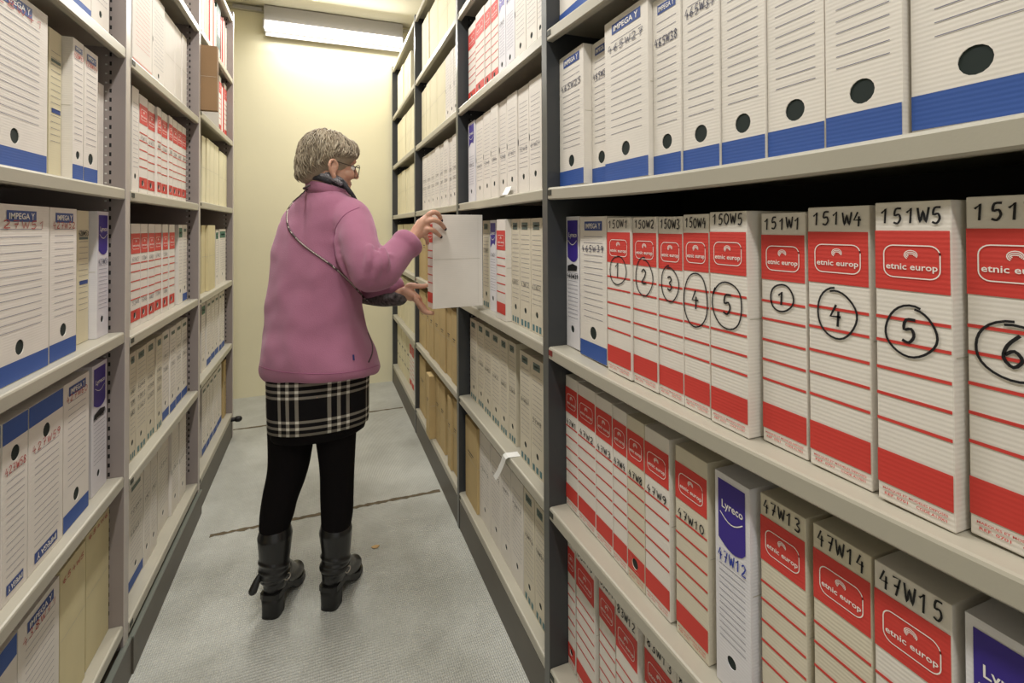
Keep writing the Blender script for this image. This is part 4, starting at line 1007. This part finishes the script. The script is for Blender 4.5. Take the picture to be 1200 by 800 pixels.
# ---- skirt
sk = MB(); SKT = [(422, 314, 431), (440, 312, 432.5), (460, 312.5, 431.5), (475, 313, 431.5), (488, 313.5, 431.5), (497, 313.8, 431)]
rings = []; uvs = []
for j, (py, xl_, xr_) in enumerate(SKT):
    a = W(xl_, py, 1.795); b = W(xr_, py, 1.795); c = (a+b)/2; ring = []
    for i in range(72):
        t = 2*PI*i/72; x = (b.x-a.x)/2*math.cos(t)*(1+.006*math.sin(7*t)); y = (b.x-a.x)/2*.80*math.sin(t)*(1+.012*math.sin(6*t+1))
        ring.append(Vector((c.x+x, c.y+y, c.z)))
    for p in ring: p.z += (1.795-p.y)*.12
    rings.append(ring)
sk.loft(rings, 'plaid', cap=False)
o = pbuild(sk, 'skirt')
uv = o.data.uv_layers.new(name='UVMap'); rad = .158
cx_ = (W(312, 480, 1.795).x+W(432, 480, 1.795).x)/2
for f in o.data.polygons:
    ks = [o.data.loops[l].vertex_index % 72 for l in f.loop_indices]; wrap = max(ks)-min(ks) > 36
    for l in f.loop_indices:
        vi = o.data.loops[l].vertex_index; k_ = vi % 72
        if wrap and k_ < 36: k_ += 72
        co = o.data.vertices[vi].co
        uv.data[l].uv = (k_/72*.994+.012, co.z-.533+(-.12)*(PB.y+co.y-1.795)*-1)
so = o.modifiers.new('t', 'SOLIDIFY'); so.thickness = .003
sb = MB(); rings = []
for j, (py, xl_, xr_) in enumerate([(485, 314.5, 430), (498, 314.3, 430), (505, 315, 428), (509, 318, 422)]):
    a = W(xl_, py, 1.795); b = W(xr_, py, 1.795); c = (a+b)/2
    rings.append([Vector((c.x+(b.x-a.x)/2*.985*math.cos(t), c.y+(b.x-a.x)/2*.78*math.sin(t), c.z-(b.x-a.x)/2*.78*math.sin(t)*.12)) for t in [2*PI*i/48 for i in range(48)]])
sb.loft(rings, 'tights', cap=False); pbuild(sb, 'skirt_lining')
# ---- tights
tg = MB()
for LG in (LEGL, LEGR): limb(tg, [wl4(a, b, c, r+.004) for a, b, c, r in LG[:4]+[(LG[4][0], 614, LG[4][2], .044)]], 'tights', n=22)
pbuild(tg, 'tights', voxel=.006, it=3)
# ---- boots
def boot(hx, hy, yaw, shaft, left):
    """local frame: heel centre on the floor at the origin, toes along +y"""
    T = Matrix.Translation((hx, hy, 0)) @ Matrix.Rotation(math.radians(-yaw), 4, 'Z')
    def T4(x, y, z, r): p = T @ Vector((x, y, z)); return (p.x, p.y, p.z, r)
    m = MB(); R_ = T.to_3x3()
    ellipsoid(m, T @ Vector((0, .010, .100)), (.037, .040, .050), 'leather', R_)
    limb(m, [T4(0, .000, .092, .033), T4(0, .045, .080, .034), T4(0, .085, .058, .034), T4(0, .13, .036, .033), T4(0, .160, .031, .028)], 'leather', n=22)
    limb(m, [T4(0, .050, .105, .036), T4(0, .085, .078, .032), T4(0, .12, .050, .028)], 'leather', n=18)
    sh = [Vector(W(a, b, c)) for a, b, c, r in shaft]; an = T @ Vector((0, .016, .112))
    limb(m, [tuple(an)+(.037,)] + [tuple(p)+(q[3],) for p, q in zip(sh, shaft)], 'leather', n=24, caps=2)
    for q in range(5):   # slouch folds round the ankle
        f_ = q/4; c_ = an.lerp(sh[0], .55+.9*f_*.5) if q < 3 else sh[0].lerp(sh[1], .25*(q-2)); torus(m, c_+Vector((0, 0, .004*math.sin(q*2))), Vector((.25*math.sin(q*2.1), .25*math.cos(q*1.7), 1)), .0375+.002*q, .0055, 'leather', squash=1.1)
    # flat underside
    o = pbuild(m, 'boot', voxel=.0035, it=4)
    for v in o.data.vertices:
        if v.co.z < .012: v.co.z = .012
    s_ = MB(); rings = []
    for y, z0, z1, w__ in ((-.036, .062, .078, .018), (-.025, .060, .078, .031), (.03, .058, .078, .033), (.07, .036, .062, .031), (.10, .010, .036, .034), (.13, .0012, .022, .037), (.165, .0012, .018, .032), (.187, .004, .016, .016)):
        rings.append([T @ Vector((x, y, z)) for x, z in ((-w__, z0), (w__, z0), (w__, z1), (-w__, z1))])
    s_.loft(rings, 'sole'); pbuild(s_, 'sole', o, False)
    h_ = MB(); rings = []
    for z, sc_ in ((.0008, .98), (.02, .97), (.045, 1.0), (.068, 1.06)):
        rings.append([T @ Vector((.030*sc_*math.copysign(abs(math.cos(t))**.6, math.cos(t)), -.002+.032*sc_*math.copysign(abs(math.sin(t))**.6, math.sin(t)), z)) for t in [2*PI*i/28 for i in range(28)]])
    h_.loft(rings, 'sole'); pbuild(h_, 'heel', o)
    b_ = MB(); c_ = an.lerp(sh[0], .62); torus(b_, c_, Vector((.1, .1, 1)), .045, .0045, 'leather', squash=2.4)
    if left:
        limb(b_, [tuple(c_+Vector((-.038, -.018, .016)))+(.008,), tuple(c_+Vector((-.050, -.028, -.002)))+(.011,), tuple(c_+Vector((-.060, -.034, -.024)))+(.013,)], 'leather', n=8, flat=(Vector((0, 1, 0)), .3))
    s2 = pbuild(b_, 'boot_strap', o)
    b_ = MB(); torus(b_, c_+Vector((.040, -.026, -.008)), Vector((.6, -.8, 0)), .010, .0018, 'metal'); pbuild(b_, 'buckle', o)
    z_ = MB(); limb(z_, [T4(.037, .030, .075, .0016), tuple(an+Vector((.037, -.006, .05)))+(.0016,)], 'sole', n=6); pbuild(z_, 'zip', o)
    return o
boot(-.150, 1.797, 22, [(321, 668, 1.80, .044), (322, 650, 1.80, .047), (322.5, 626, 1.80, .0535)], True)
boot(.028, 1.764, 29, [(393, 660, 1.772, .043), (394, 645, 1.772, .046), (393.5, 620, 1.772, .0535)], False)

# ---- the held box, half drawn from the shelf
hb = make_box('etnic', .060, .326, .186, dict(strip=.10))
HBA = math.radians(5); hb.rotation_euler = (0, 0, -PI/2+HBA); hb.location = (.354-.060*math.sin(HBA), 1.692+.060*math.cos(HBA), .969)
tag(hb, 'white red-banded archive box half drawn out and held by the person', AB, 'boxes on the third shelf up of the second right bay')
